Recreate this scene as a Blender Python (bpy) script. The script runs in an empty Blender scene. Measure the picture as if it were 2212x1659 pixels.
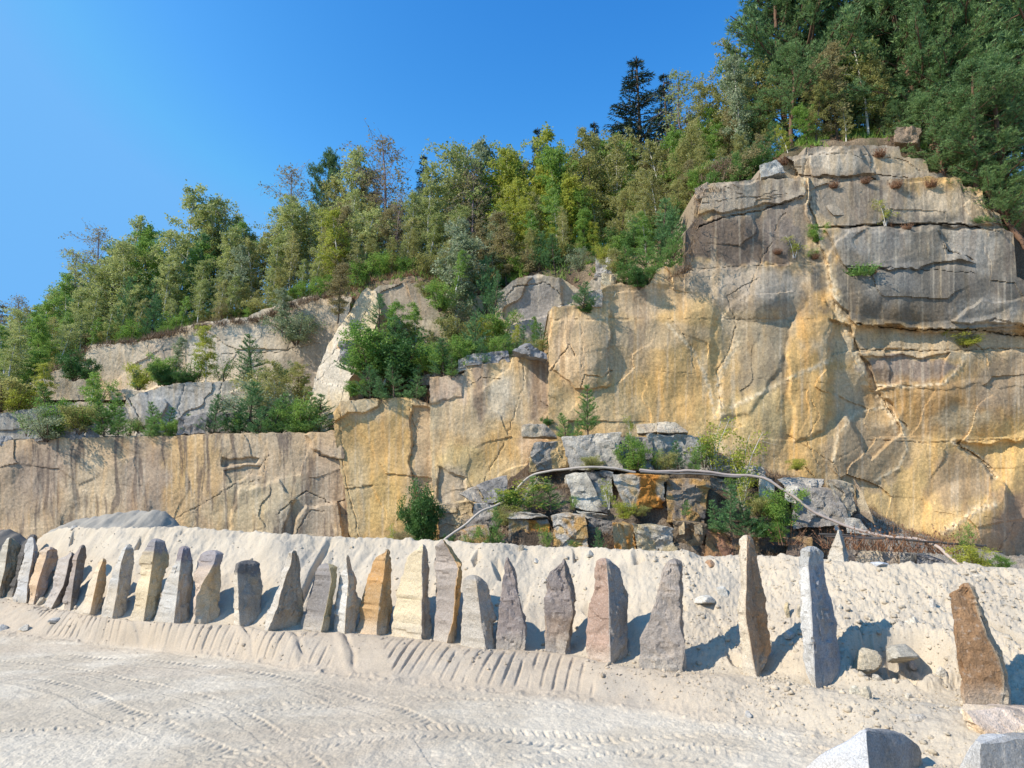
import bpy, math, random
import numpy as np
PI = math.pi
R = math.radians
C = bpy.context.scene.collection
scene = bpy.context.scene

# ------------------------------------------------------------------ camera, sky, sun, exposure
F = 640.0; PITCH = math.atan(141 / 640.0); CH = 2.5
cd = bpy.data.cameras.new('camera'); cam = bpy.data.objects.new('camera', cd); C.objects.link(cam)
cd.sensor_width = 36; cd.lens = F / 1024 * 36; cd.clip_start = .1; cd.clip_end = 3000
cam.location = (0, 0, CH); cam.rotation_euler = (PI / 2 + PITCH, 0, 0)
scene.camera = cam
SUN_EL = R(39); SUN_TRAVEL_AZ = R(25)      # light travels to the right and this much away from the camera
sd = bpy.data.lights.new('sun', 'SUN'); sun = bpy.data.objects.new('sun', sd); C.objects.link(sun)
sd.energy = 5.0; sd.angle = R(.53); sd.color = (1, .915, .79)
tx, ty, tz = math.cos(SUN_EL) * math.cos(SUN_TRAVEL_AZ), math.cos(SUN_EL) * math.sin(SUN_TRAVEL_AZ), -math.sin(SUN_EL)
from mathutils import Vector
sun.rotation_euler = Vector((tx, ty, tz)).to_track_quat('-Z', 'Y').to_euler()
w = bpy.data.worlds.new('World'); scene.world = w; w.use_nodes = True
nt = w.node_tree; bg = nt.nodes['Background']; st = nt.nodes.new('ShaderNodeTexSky')
st.sky_type = 'NISHITA'; st.sun_disc = False; st.sun_elevation = SUN_EL
st.sun_rotation = math.atan2(-tx, -ty)
st.air_density = 1.0; st.dust_density = .6; st.ozone_density = 3.0; st.altitude = 0
bg.inputs[1].default_value = .15
sep = nt.nodes.new('ShaderNodeSeparateColor'); cmb = nt.nodes.new('ShaderNodeCombineColor'); nt.links.new(st.outputs[0], sep.inputs[0])
for i_, (lim, pw, gain) in enumerate(((1.2, 2.8, .60), (1.86, 1.65, 1.0), (3.1, 1.0, 1.76))):   # deep polarised-looking blue of the photograph
    n1_ = nt.nodes.new('ShaderNodeMath'); n1_.operation = 'MINIMUM'; n1_.inputs[1].default_value = lim; nt.links.new(sep.outputs[i_], n1_.inputs[0])
    n2_ = nt.nodes.new('ShaderNodeMath'); n2_.operation = 'POWER'; n2_.inputs[1].default_value = pw; nt.links.new(n1_.outputs[0], n2_.inputs[0])
    n3_ = nt.nodes.new('ShaderNodeMath'); n3_.operation = 'MULTIPLY'; n3_.inputs[1].default_value = gain; nt.links.new(n2_.outputs[0], n3_.inputs[0])
    nt.links.new(n3_.outputs[0], cmb.inputs[i_])
nt.links.new(cmb.outputs[0], bg.inputs[0])
scene.view_settings.view_transform = 'Standard'; scene.view_settings.look = 'None'
scene.view_settings.exposure = 0.22; scene.view_settings.gamma = 1
scene.render.resolution_x = 1024; scene.render.resolution_y = 768

# ------------------------------------------------------------------ geometry of the view
cp, sp = math.cos(PITCH), math.sin(PITCH)
def P(px, py, Y):
    """point at distance Y in front of the viewer along picture direction (1024x768 units)"""
    px = np.asarray(px, float); py = np.asarray(py, float)
    dx = (px - 512) / F; dy = (384 - py) / F
    fy = cp - dy * sp; fz = sp + dy * cp
    s = Y / fy
    return dx * s, Y + 0 * s, CH + fz * s
def proj(x, y, z):
    fw = y * cp + (z - CH) * sp; up = -y * sp + (z - CH) * cp
    return 512 + F * x / fw, 384 - F * up / fw
def Yat(px, py, z):
    """distance where that direction meets height z"""
    dy = (384 - py) / F
    fy = cp - dy * sp; fz = sp + dy * cp
    return (z - CH) / fz * fy
Q = 1024 / 2212.0
def q(pts): return [(a * Q, b * Q) for a, b in pts]

# ------------------------------------------------------------------ noise
def _h(ix, iy, iz, s):
    n = (ix.astype(np.int64) * 374761393 + iy.astype(np.int64) * 668265263 + iz.astype(np.int64) * 2147483647 + s * 974634777) & 0xffffffff
    n = ((n ^ (n >> 13)) * 1274126177) & 0xffffffff
    n = ((n ^ (n >> 15)) * 2246822519) & 0xffffffff
    n = n ^ (n >> 16)
    return n / 4294967295.0
def vn(x, y, s=0):
    x = np.asarray(x, float); y = np.asarray(y, float)
    ix = np.floor(x); iy = np.floor(y); fx = x - ix; fy = y - iy
    ux = fx * fx * fx * (fx * (fx * 6 - 15) + 10); uy = fy * fy * fy * (fy * (fy * 6 - 15) + 10)
    z = np.zeros_like(ix)
    def g(dx, dy):
        a = _h(ix + dx, iy + dy, z, s) * 2 * PI
        return np.cos(a) * (fx - dx) + np.sin(a) * (fy - dy)
    return 1.5 * ((g(0, 0) * (1 - ux) + g(1, 0) * ux) * (1 - uy) + (g(0, 1) * (1 - ux) + g(1, 1) * ux) * uy)
def fbm(x, y, s=0, o=4, gain=.5):
    a = 1; r = 0
    for i in range(o):
        r = r + a * vn(x * 2 ** i + 17.3 * i, y * 2 ** i - 9.1 * i, s + i); a *= gain
    return r
def ridge(x, y, s=0, o=3):
    a = 1; r = 0
    for i in range(o):
        r = r + a * (1 - np.abs(vn(x * 2 ** i, y * 2 ** i, s + i)) * 2); a *= .5
    return r
def worley(x, y, s=0, ret_id=False):
    ix = np.floor(x); iy = np.floor(y); z = np.zeros_like(ix)
    d1 = np.full(x.shape, 9.); d2 = np.full(x.shape, 9.); ci = np.zeros(x.shape); ox = np.zeros(x.shape); oy = np.zeros(x.shape)
    for dx in (-1, 0, 1):
        for dy in (-1, 0, 1):
            cx = ix + dx; cy = iy + dy
            a = cx + _h(cx, cy, z, s); b = cy + _h(cx, cy, z, s + 7)
            d = np.hypot(x - a, y - b)
            m = d < d1
            d2 = np.where(m, d1, np.minimum(d2, d))
            ci = np.where(m, _h(cx, cy, z, s + 13), ci); ox = np.where(m, x - a, ox); oy = np.where(m, y - b, oy)
            d1 = np.where(m, d, d1)
    return d1, d2, ci, ox, oy
def facets(x, y, s=0, tilt=.6):
    """broken planar pieces"""
    d1, d2, ci, ox, oy = worley(x, y, s)
    a = ci * 2 * PI * 7
    return (ci - .5) + tilt * (np.cos(a) * ox + np.sin(a) * oy)
def seg_dist(x, y, pts):
    d = np.full(x.shape, 1e9); arc = np.zeros(x.shape); sgn = np.zeros(x.shape); L = 0
    for (x0, y0), (x1, y1) in zip(pts[:-1], pts[1:]):
        vx, vy = x1 - x0, y1 - y0; l2 = vx * vx + vy * vy + 1e-12
        t = np.clip(((x - x0) * vx + (y - y0) * vy) / l2, 0, 1)
        dd = np.hypot(x - x0 - t * vx, y - y0 - t * vy)
        m = dd < d
        arc = np.where(m, L + t * math.sqrt(l2), arc); sgn = np.where(m, np.sign((x - x0) * vy - (y - y0) * vx), sgn)
        d = np.minimum(d, dd); L += math.sqrt(l2)
    return d, arc, sgn
def inpoly(x, y, pts):
    ins = np.zeros(x.shape, bool); n = len(pts)
    for i in range(n):
        x0, y0 = pts[i]; x1, y1 = pts[(i + 1) % n]
        if y0 == y1: continue
        c = ((y0 > y) != (y1 > y)) & (x < (x1 - x0) * (y - y0) / (y1 - y0) + x0)
        ins ^= c
    return ins
def sdpoly(x, y, pts):
    d, _, _ = seg_dist(x, y, pts + [pts[0]])
    return np.where(inpoly(x, y, pts), d, -d)
def sstep(a, b, x):
    t = np.clip((x - a) / (b - a), 0, 1); return t * t * (3 - 2 * t)
def lerp(a, b, t): return a + (b - a) * t
def lin(c):
    c = np.array(c, float) / 255
    return np.where(c <= .04045, c / 12.92, ((c + .055) / 1.055) ** 2.4)

# ------------------------------------------------------------------ mesh helpers
def mesh_obj(name, V, faces, mat, parent=None, col=None, fv=None, smooth=False):
    """faces: list of integer arrays (n,k); col: per point rgb; fv: per face float"""
    me = bpy.data.meshes.new(name)
    V = np.asarray(V, np.float32)
    me.vertices.add(len(V)); me.vertices.foreach_set('co', V.ravel())
    loops = np.concatenate([f.ravel() for f in faces]).astype(np.int32)
    tot = np.concatenate([np.full(len(f), f.shape[1]) for f in faces]).astype(np.int32)
    start = np.concatenate([[0], np.cumsum(tot)[:-1]]).astype(np.int32)
    me.loops.add(len(loops)); me.loops.foreach_set('vertex_index', loops)
    me.polygons.add(len(tot)); me.polygons.foreach_set('loop_start', start); me.polygons.foreach_set('loop_total', tot)
    if smooth: me.polygons.foreach_set('use_smooth', np.ones(len(tot), bool))
    if col is not None:
        a = me.attributes.new('Col', 'FLOAT_COLOR', 'POINT')
        c4 = np.ones((len(V), 4), np.float32); c4[:, :3] = np.clip(col, 0.005, .95); a.data.foreach_set('color', c4.ravel())
    if fv is not None:
        a = me.attributes.new('v', 'FLOAT', 'FACE'); a.data.foreach_set('value', np.asarray(fv, np.float32))
    me.update(calc_edges=True); me.validate()
    me.materials.append(mat)
    o = bpy.data.objects.new(name, me); C.objects.link(o)
    if parent is not None: o.parent = parent
    return o
def grid_faces(n, m, wrap=False):
    i, j = np.meshgrid(np.arange(n - 1), np.arange(m if wrap else m - 1), indexing='ij')
    j2 = (j + 1) % m
    return np.stack([i * m + j, i * m + j2, (i + 1) * m + j2, (i + 1) * m + j], -1).reshape(-1, 4)
def tag(o, label=None, cat=None, group=None, kind=None):
    if label: o['label'] = label
    if cat: o['category'] = cat
    if group: o['group'] = group
    if kind: o['kind'] = kind
    return o
def empty(name, loc, rz=0, s=1):
    o = bpy.data.objects.new(name, None); C.objects.link(o); o.location = loc; o.rotation_euler = (0, 0, rz); o.scale = (s, s, s); o.empty_display_size = .2
    return o

# ------------------------------------------------------------------ materials
def rock_mat(name, b1=9, b2=45, s1=.35, s2=.35, dist=.04, rough=.85, var=.22, speck=0.0, stretch=(1, 1, 1)):
    m = bpy.data.materials.new(name); m.use_nodes = True; n = m.node_tree.nodes; l = m.node_tree.links
    p = n['Principled BSDF']; p.inputs['Roughness'].default_value = rough
    p.inputs['Specular IOR Level'].default_value = .25
    at = n.new('ShaderNodeAttribute'); at.attribute_name = 'Col'
    tc = n.new('ShaderNodeTexCoord'); mp = n.new('ShaderNodeMapping'); mp.inputs['Scale'].default_value = stretch
    l.new(tc.outputs['Object'], mp.inputs[0])
    n1 = n.new('ShaderNodeTexNoise'); n1.inputs['Scale'].default_value = b1; n1.inputs['Detail'].default_value = 6; n1.inputs['Roughness'].default_value = .6
    n2 = n.new('ShaderNodeTexNoise'); n2.inputs['Scale'].default_value = b2; n2.inputs['Detail'].default_value = 4; n2.inputs['Roughness'].default_value = .7
    l.new(mp.outputs[0], n1.inputs['Vector']); l.new(mp.outputs[0], n2.inputs['Vector'])
    mr = n.new('ShaderNodeMapRange'); mr.inputs[1].default_value = .3; mr.inputs[2].default_value = .7
    mr.inputs[3].default_value = 1 - var; mr.inputs[4].default_value = 1 + var
    l.new(n2.outputs[0], mr.inputs[0])
    mx = n.new('ShaderNodeMix'); mx.data_type = 'RGBA'; mx.blend_type = 'MULTIPLY'; mx.inputs[0].default_value = 1
    l.new(at.outputs['Color'], mx.inputs[6]); l.new(mr.outputs[0], mx.inputs[7])
    out = mx.outputs[2]
    if speck:
        n3 = n.new('ShaderNodeTexNoise'); n3.inputs['Scale'].default_value = b1 * 1.7; n3.inputs['Detail'].default_value = 8
        l.new(tc.outputs['Object'], n3.inputs['Vector'])
        mr3 = n.new('ShaderNodeMapRange'); mr3.inputs[1].default_value = .58; mr3.inputs[2].default_value = .68; mr3.inputs[3].default_value = 0; mr3.inputs[4].default_value = speck
        l.new(n3.outputs[0], mr3.inputs[0])
        m3 = n.new('ShaderNodeMix'); m3.data_type = 'RGBA'; l.new(mr3.outputs[0], m3.inputs[0]); l.new(out, m3.inputs[6]); m3.inputs[7].default_value = (.6, .56, .5, 1)
        out = m3.outputs[2]
    l.new(out, p.inputs['Base Color'])
    bb = n.new('ShaderNodeBump'); bb.inputs['Strength'].default_value = s1; bb.inputs['Distance'].default_value = dist * 2.5
    b_ = n.new('ShaderNodeBump'); b_.inputs['Strength'].default_value = s2; b_.inputs['Distance'].default_value = dist
    l.new(n1.outputs[0], bb.inputs['Height']); l.new(n2.outputs[0], b_.inputs['Height']); l.new(bb.outputs[0], b_.inputs['Normal'])
    l.new(b_.outputs[0], p.inputs['Normal'])
    return m
M_CLIFF = rock_mat('weathered_granite', 6, 22, .35, .55, .045, var=.24, stretch=(1, 1, .8))
M_BLOCK = rock_mat('broken_granite', 5, 22, .8, .9, .06, var=.3)
M_STONE = rock_mat('split_granite', 10, 48, .8, .8, .022, var=.3, speck=.25)
M_SAND = rock_mat('quarry_sand', 9, 45, .35, .55, .018, rough=.95, var=.14)
M_SOIL = rock_mat('leaf_litter_soil', 3, 18, .8, .9, .08, rough=1, var=.5)
M_PLAST = rock_mat('pale_plastic', 2, 9, .05, .05, .005, rough=.45, var=.08)

def leaf_mat(name, col, col2, trans=.3, rough=.55, vary=.5):
    """foliage whose hue runs between two colours leaf by leaf and tree by tree"""
    m = bpy.data.materials.new(name); m.use_nodes = True; n = m.node_tree.nodes; l = m.node_tree.links
    p = n['Principled BSDF']; p.inputs['Roughness'].default_value = rough; p.inputs['Specular IOR Level'].default_value = .3
    at = n.new('ShaderNodeAttribute'); at.attribute_name = 'v'; oi = n.new('ShaderNodeObjectInfo')
    ad = n.new('ShaderNodeMath'); ad.operation = 'MULTIPLY_ADD'; l.new(oi.outputs['Random'], ad.inputs[0]); ad.inputs[1].default_value = vary
    l.new(at.outputs['Fac'], ad.inputs[2])
    sb = n.new('ShaderNodeMath'); sb.operation = 'SUBTRACT'; l.new(ad.outputs[0], sb.inputs[0]); sb.inputs[1].default_value = vary / 2; sb.use_clamp = True
    mx = n.new('ShaderNodeMix'); mx.data_type = 'RGBA'; l.new(sb.outputs[0], mx.inputs[0])
    mx.inputs[6].default_value = (*col, 1); mx.inputs[7].default_value = (*col2, 1)
    l.new(mx.outputs[2], p.inputs['Base Color'])
    tr = n.new('ShaderNodeBsdfTranslucent'); l.new(mx.outputs[2], tr.inputs[0])
    ms = n.new('ShaderNodeMixShader'); ms.inputs[0].default_value = trans
    l.new(p.outputs[0], ms.inputs[1]); l.new(tr.outputs[0], ms.inputs[2])
    l.new(ms.outputs[0], n['Material Output'].inputs[0])
    return m
LM = {
 'birch':   leaf_mat('birch_leaves', (.255, .315, .085), (.540, .570, .220), .5),
 'olive':   leaf_mat('olive_leaves', (.280, .290, .085), (.520, .500, .190), .5),
 'green':   leaf_mat('green_leaves', (.150, .290, .050), (.330, .480, .105), .5),
 'yellow':  leaf_mat('yellowing_leaves', (.330, .380, .055), (.540, .550, .100), .5),
 'brown':   leaf_mat('browning_leaves', (.260, .220, .100), (.420, .370, .180), .45),
 'silver':  leaf_mat('silvery_leaves', (.200, .260, .120), (.420, .470, .290), .35),
 'dark':    leaf_mat('dark_green_leaves', (.060, .140, .035), (.140, .270, .070), .35),
 'pine':    leaf_mat('pine_needles', (.090, .215, .085), (.240, .420, .160), .28),
 'pineg':   leaf_mat('young_pine_needles', (.130, .265, .070), (.300, .480, .130), .3),
 'bigpine': leaf_mat('tall_pine_needles', (.115, .215, .090), (.290, .430, .160), .3),
 'spruce':  leaf_mat('spruce_needles', (.022, .055, .040), (.060, .110, .070), .05),
 'heather': leaf_mat('dry_heather', (.17, .08, .045), (.36, .20, .11), .2),
 'litter':  leaf_mat('dry_scrub', (.13, .085, .05), (.27, .18, .105), .1),
}
def plain(name, c, rough=.8, c2=None, scale=6):
    m = bpy.data.materials.new(name); m.use_nodes = True; n = m.node_tree.nodes; l = m.node_tree.links
    p = n['Principled BSDF']; p.inputs['Roughness'].default_value = rough
    tc = n.new('ShaderNodeTexCoord'); no = n.new('ShaderNodeTexNoise'); no.inputs['Scale'].default_value = scale; no.inputs['Detail'].default_value = 4
    l.new(tc.outputs['Object'], no.inputs['Vector'])
    mx = n.new('ShaderNodeMix'); mx.data_type = 'RGBA'; l.new(no.outputs[0], mx.inputs[0])
    mx.inputs[6].default_value = (*c, 1); mx.inputs[7].default_value = (*(c2 or [v * .5 for v in c]), 1)
    l.new(mx.outputs[2], p.inputs['Base Color'])
    return m
BK = {'birch': plain('birch_bark', (.82, .78, .70), .7, (.42, .38, .33), 3),
      'brown': plain('brown_bark', (.17, .12, .08), .9, (.08, .055, .04)),
      'red': plain('pine_bark', (.26, .14, .08), .9, (.10, .065, .045)),
      'purple': plain('bare_twigs', (.34, .25, .26), .8, (.20, .14, .14))}

# ------------------------------------------------------------------ ground, berm and sand mound
def R1(x, y): return x * .11573, y * .11573 + 512
def R2(x, y): return x * .11573 + 240, y * .11573 + 512
def R3(x, y): return x * .11573 + 480, y * .11573 + 512
def R4(x, y): return x * .13743 + 720, y * .13743 + 512
L0 = [(-200, 622), (0, 636), (58, 642), (127, 647), (174, 653), (243, 661), (275, 667), (309, 673), (356, 679), (414, 686), (495, 694), (607, 704), (660, 712), (720, 724), (775, 728), (844, 742), (920, 760), (1024, 790), (1200, 830)]
L1 = [(-200, 580), (0, 597), (27, 603), (89, 615), (143, 621), (194, 623), (252, 626), (268, 631), (321, 631), (377, 634), (421, 638), (447, 642), (486, 649), (523, 648), (566, 652), (611, 663), (665, 669), (757, 675), (848, 693), (1002, 710), (1200, 735)]
L2 = [(-200, 600), (-30, 585), (10, 560), (28, 546), (45, 534), (62, 528), (180, 527), (333, 537), (450, 541), (532, 546), (620, 549), (650, 550), (685, 551), (700, 556), (787, 556), (866, 565), (940, 564), (1024, 569), (1200, 575)]
def zb_of(px): return np.interp(px, [-200, 250, 550, 1200], [.5, .5, .36, .32])
pxs = np.arange(-200, 1201, 4.)
k = np.ones(9) / 9
def smooth(v): return np.convolve(np.pad(v, 4, 'edge'), k, 'valid')
l0 = smooth(np.interp(pxs, *zip(*L0))); l1 = smooth(np.interp(pxs, *zip(*L1))); l2 = np.interp(pxs, *zip(*L2))
zb = zb_of(pxs)
Y0 = Yat(pxs, l0, 0); Y1 = Yat(pxs, l1, zb); Y1 = np.maximum(Y1, Y0 + .45)
Y2 = Y1 + np.interp(pxs, [0, 200, 1024], [3.3, 3.1, 2.7])
z2 = P(pxs, l2, Y2)[2]
a0 = P(pxs, l0, Y0)[0] / Y0; a1 = P(pxs, l1, Y1)[0] / Y1; a2 = P(pxs, l2, Y2)[0] / Y2
def gprofile(X, Y):
    a = X / Y
    y0 = np.interp(a, a0, Y0); y1 = np.interp(a, a1, Y1); y2 = np.interp(a, a2, Y2); zt = np.interp(a, a2, z2); zbb = np.interp(a, a1, zb)
    y1f = y1 - .12; y1b = y1 + .45
    z = np.zeros_like(X)
    t = (Y - y0) / (y1f - y0)
    z = np.where((t > 0) & (t <= 1), zbb * np.sin(np.clip(t, 0, 1) * PI / 2) ** 1.1, z)
    z = np.where((Y > y1f) & (Y <= y1b), zbb - .04 * np.sin((Y - y1f) / (y1b - y1f) * PI), z)
    t2 = (Y - y1b) / (y2 - y1b)
    tt = np.clip(t2, 0, 1)
    z = np.where((t2 > 0) & (t2 <= 1), lerp(zbb, zt, tt ** 1.08), z)
    z = np.where((Y > y2) & (Y <= y2 + .6), zt - .05 * (Y - y2) / .6, z)
    z = np.where(Y > y2 + .6, np.maximum(zt - .05 - (Y - y2 - .6) * .7, 0), z)
    return z, t, t2, a
PIT = [P(*R4(1270, 1170), float(Yat(*R4(1270, 1200), .35)))]
def ground_z(X, Y, detail=True):
    """height of the sand surface, and its colour"""
    X = np.asarray(X, float); Y = np.asarray(Y, float)
    wob = .07 * fbm(X * 1.3, Y * 1.3, 3, 3)
    mound = sstep(0, 1, (Y - 9) / 4)
    z, t, t2, a = gprofile(X, Y + wob * .7)
    px = 512 + 640 * X / (Y * cp - 2.35 * sp)
    onb = sstep(-.3, .05, t) * sstep(1.25, .95, t)          # berm front
    ons = sstep(-.02, .12, t2) * sstep(1.02, .9, t2)           # mound slope
    flat = sstep(0.1, -.25, t)
    z = z + .05 * fbm(X * .35, Y * .35, 5, 3) * flat
    # rills that run down the slope, drifting sideways, and lumps
    k_ = np.clip(t2, -.2, 1.2)
    sh = np.interp(px, [0, 250, 450, 700, 1024], [.25, .1, -.25, -.1, .55])
    u = X + sh * k_ * 3.0
    rill = ridge(u * 1.15, k_ * .9 + Y * .05, 21, 3)
    z = z - ons * .06 * np.clip(rill - .75, 0, 1) * (1 - .3 * sstep(600, 800, px))
    ch = ridge(u * .55 + 4, k_ * .5, 31, 2)
    z = z - ons * .22 * sstep(1.25, 1.45, ch)
    rough = np.interp(px, [-200, 60, 400, 640, 800, 1024], [1.5, .8, .55, .75, 1.25, 1.4])
    z = z + (ons + onb * .5) * rough * (.012 * facets(X * 11, Y * 11, 43, .8) + .030 * fbm(X * 2.6, Y * 2.6, 41, 5, .60) + .05 * fbm(X * .8, Y * .8, 42, 2))
    z = z + .05 * np.exp(-((t2 - 1) / .12) ** 2) * fbm(X * 3, Y * 3, 49, 4, .6)
    d1, d2, ci, _, _ = worley(X * 6, Y * 6, 51)
    clod = np.clip(.33 - d1, 0, 1) * (ci > .62)
    d1b, _, cib, _, _ = worley(X * 14, Y * 14, 52)
    clodb = np.clip(.36 - d1b, 0, 1) * (cib > .5)
    rightrough = sstep(640, 720, px) * sstep(-1.2, -.2, t)
    z = z + (ons * rough + rightrough * .8) * (.05 * clod + .03 * clodb + .010 * facets(X * 16, Y * 16, 57, .9))
    # foot of the berm: crumbly rim
    rim = np.exp(-((t + .02) / .12) ** 2) * sstep(0, 100, 900 - px)
    z = z + rim * (.03 + .05 * np.clip(fbm(X * 5, Y * 5, 61, 3), 0, 1))
    # bucket tooth / track grooves pressed into the berm front
    tk = np.clip(t, 0, 1)
    along = X + tk * np.interp(px, [100, 300, 420, 600], [.10, -.05, -.30, -.30]) + .1 * vn(X * .6, Y * 0 + 1, 5)
    g = sstep(.45, .95, np.cos(2 * PI * along / .19 + .9 * vn(X * .9, tk * .4, 8)))
    gates = .85 * sum(sstep(b0 - 4, b0 + 4, px + tk * 20) * sstep(b1_ + 4, b1_ - 4, px + tk * 20) for b0, b1_ in
                [(50, 88), (92, 140), (152, 250), (262, 306), (312, 338), (398, 470), (480, 535), (545, 600)])
    z = z - .046 * g * gates * sstep(.08, .25, tk) * sstep(1.02, .9, t) * np.clip(.75 + .8 * vn(X * 1.7, Y * 1.3, 77), .1, 1.2)
    for nx in (146, 257, 308, 358):
        dn = np.abs(px + tk * 14 - nx - 3 * vn(Y * 2, Y * 0, nx))
        z = z - .07 * np.exp(-(dn / 2.6) ** 2) * sstep(.05, .4, t) * sstep(1.1, .85, t) * np.clip(.7 + vn(Y * 3, X * 2, nx), 0, 1.3) + .03 * np.exp(-((px + tk * 14 - nx + 9) / 5) ** 2) * sstep(0, .2, t) * sstep(1.1, .9, t)
    # wheel tracks on the floor
    rut = np.zeros_like(z); tread = np.zeros_like(z)
    for pts, wd in TRACKS:
        d, arc, sg = seg_dist(X, Y, pts)
        inside = sstep(wd, wd * .8, d)
        lug = np.sin(2 * PI * (arc / .13 + d / wd * .7 * 1.0)) 
        lug = sstep(.1, .8, lug) * sstep(.06, .14, d)
        tread = np.where(inside > .3, -.004 - .014 * lug, tread)
        rut = rut + .004 * np.exp(-((d - wd * 1.05) / .035) ** 2)
    brk = np.clip(1. + .9 * fbm(X * .9, Y * .9, 88, 2), .35, 1.3)
    z = z + flat * (tread + rut) * brk
    # loose crumbs on the floor
    z = z + flat * (.008 * fbm(X * 6, Y * 6, 91, 4, .7) + .012 * clodb * sstep(-.1, .3, vn(X * .5, Y * .5, 92)))
    # scraped pit and dump lumps at the right
    d = np.hypot((X - PIT[0][0]) / .68, (Y - PIT[0][1] + .12) / .46) + .12 * vn(X * 3, Y * 3, 140)
    z = z - .40 * sstep(1.12, .6, d) + .08 * np.exp(-((d - 1.25) / .2) ** 2)
    # dimple
    col = np.zeros(X.shape + (3,))
    base = np.array([.52, .445, .34]); pale = np.array([.63, .555, .44]); warm = np.array([.46, .375, .28]); grey = np.array([.37, .335, .285])
    n1 = fbm(X * .5, Y * .7, 101, 4)
    m1 = sstep(-.25, .5, n1)[..., None]
    col[:] = base
    col = lerp(col, pale, m1 * (.25 + .75 * flat[..., None]) * .9)
    col = lerp(col, warm, (np.clip(onb, 0, 1) * .75 * sstep(900, 600, px))[..., None])
    wet = sstep(.15, .6, fbm(X * .25 + 3, Y * .9, 111, 3)) * flat * .45
    col = lerp(col, warm, wet[..., None])
    gb = (sstep(.05, .5, fbm(X * .9, Y * .9, 121, 4)) * .5 * (ons + onb) + .55 * sstep(.2, .0, np.abs(t - .55)) * 0)[..., None]
    col = lerp(col, grey, gb * .7)
    col = col * (1 + .07 * fbm(X * 3, Y * 3, 131, 3))[..., None]
    return z, col
def floor_pts(pts, z=0):
    r = []
    for a, b in pts:
        y = float(Yat(a, b, z)); r.append((float(P(a, b, y)[0]), y))
    return r
def catmull(pts, n=8):
    pts = [pts[0]] + list(pts) + [pts[-1]]; out = []
    for i in range(1, len(pts) - 2):
        p0, p1, p2, p3 = [np.array(p, float) for p in pts[i - 1:i + 3]]
        for t in np.linspace(0, 1, n, endpoint=False):
            out.append(tuple(.5 * (2 * p1 + (p2 - p0) * t + (2 * p0 - 5 * p1 + 4 * p2 - p3) * t * t + (3 * p1 - p0 - 3 * p2 + p3) * t ** 3)))
    out.append(tuple(pts[-2])); return out
TRACKS = [(floor_pts(catmull([(-60, 668), (60, 690), (110, 712), (180, 738), (260, 775), (330, 810)], 5)), .24),
          (floor_pts(catmull([(-60, 735), (60, 731), (160, 720), (300, 704), (430, 700), (560, 712)], 5)), .20),
          (floor_pts(catmull([(60, 655), (200, 668), (320, 690), (420, 730), (480, 800)], 5)), .26),
          (floor_pts(catmull([(140, 800), (250, 756), (360, 738), (520, 736), (700, 752), (860, 790)], 5)), .30),
          (floor_pts(catmull([(-60, 655), (60, 668), (160, 690), (240, 716), (300, 760), (330, 800)], 5)), .18),
          (floor_pts(catmull([(420, 800), (560, 752), (700, 738), (820, 752)], 5)), .22)]
NC, NR = 1500, 760
aa = np.concatenate([np.linspace(-1.7, -.86, 60)[:-1], np.linspace(-.86, .86, NC), np.linspace(.86, 1.7, 60)[1:]])
pr = np.concatenate([np.linspace(-.42, -.03, NR)])   # tangents below the horizon
yy = CH / -pr
yy = np.concatenate([np.linspace(5.2, 6.6, 12), 6.6 + (26 - 6.6) * np.cumsum(np.r_[0, np.ones(NR) * (1 + np.linspace(0, 2.2, NR))]) / np.sum(1 + np.linspace(0, 2.2, NR))])
A, YY = np.meshgrid(aa, yy)
XX = A * YY
Z, COL = ground_z(XX, YY)
g = mesh_obj('ground', np.stack([XX, YY, Z], -1).reshape(-1, 3), [grid_faces(*XX.shape)], M_SAND, col=COL.reshape(-1, 3), smooth=True)
tag(g, kind='structure')
bx = np.linspace(-400, 400, 90); by = np.linspace(-60, 420, 60); BX, BY = np.meshgrid(bx, by)
bc = np.ones(BX.shape + (3,)) * np.array([.475, .415, .33])
o = mesh_obj('ground_plain', np.stack([BX, BY, BX * 0 - .09], -1).reshape(-1, 3), [grid_faces(*BX.shape)], M_SAND, col=bc.reshape(-1, 3)); tag(o, kind='structure')

def gz(x, y):
    z, _ = ground_z(np.array([x]), np.array([y])); return float(z[0])
def hit(px, py):
    """where a direction first meets the sand surface"""
    ys = np.arange(6.2, 30, .02); x, y, z = P(px, py, ys)
    gzv = gprofile(x, ys)[0]
    i = np.argmax(z < gzv) if (z < gzv).any() else len(ys) - 1
    return float(x[i]), float(ys[i])

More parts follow.
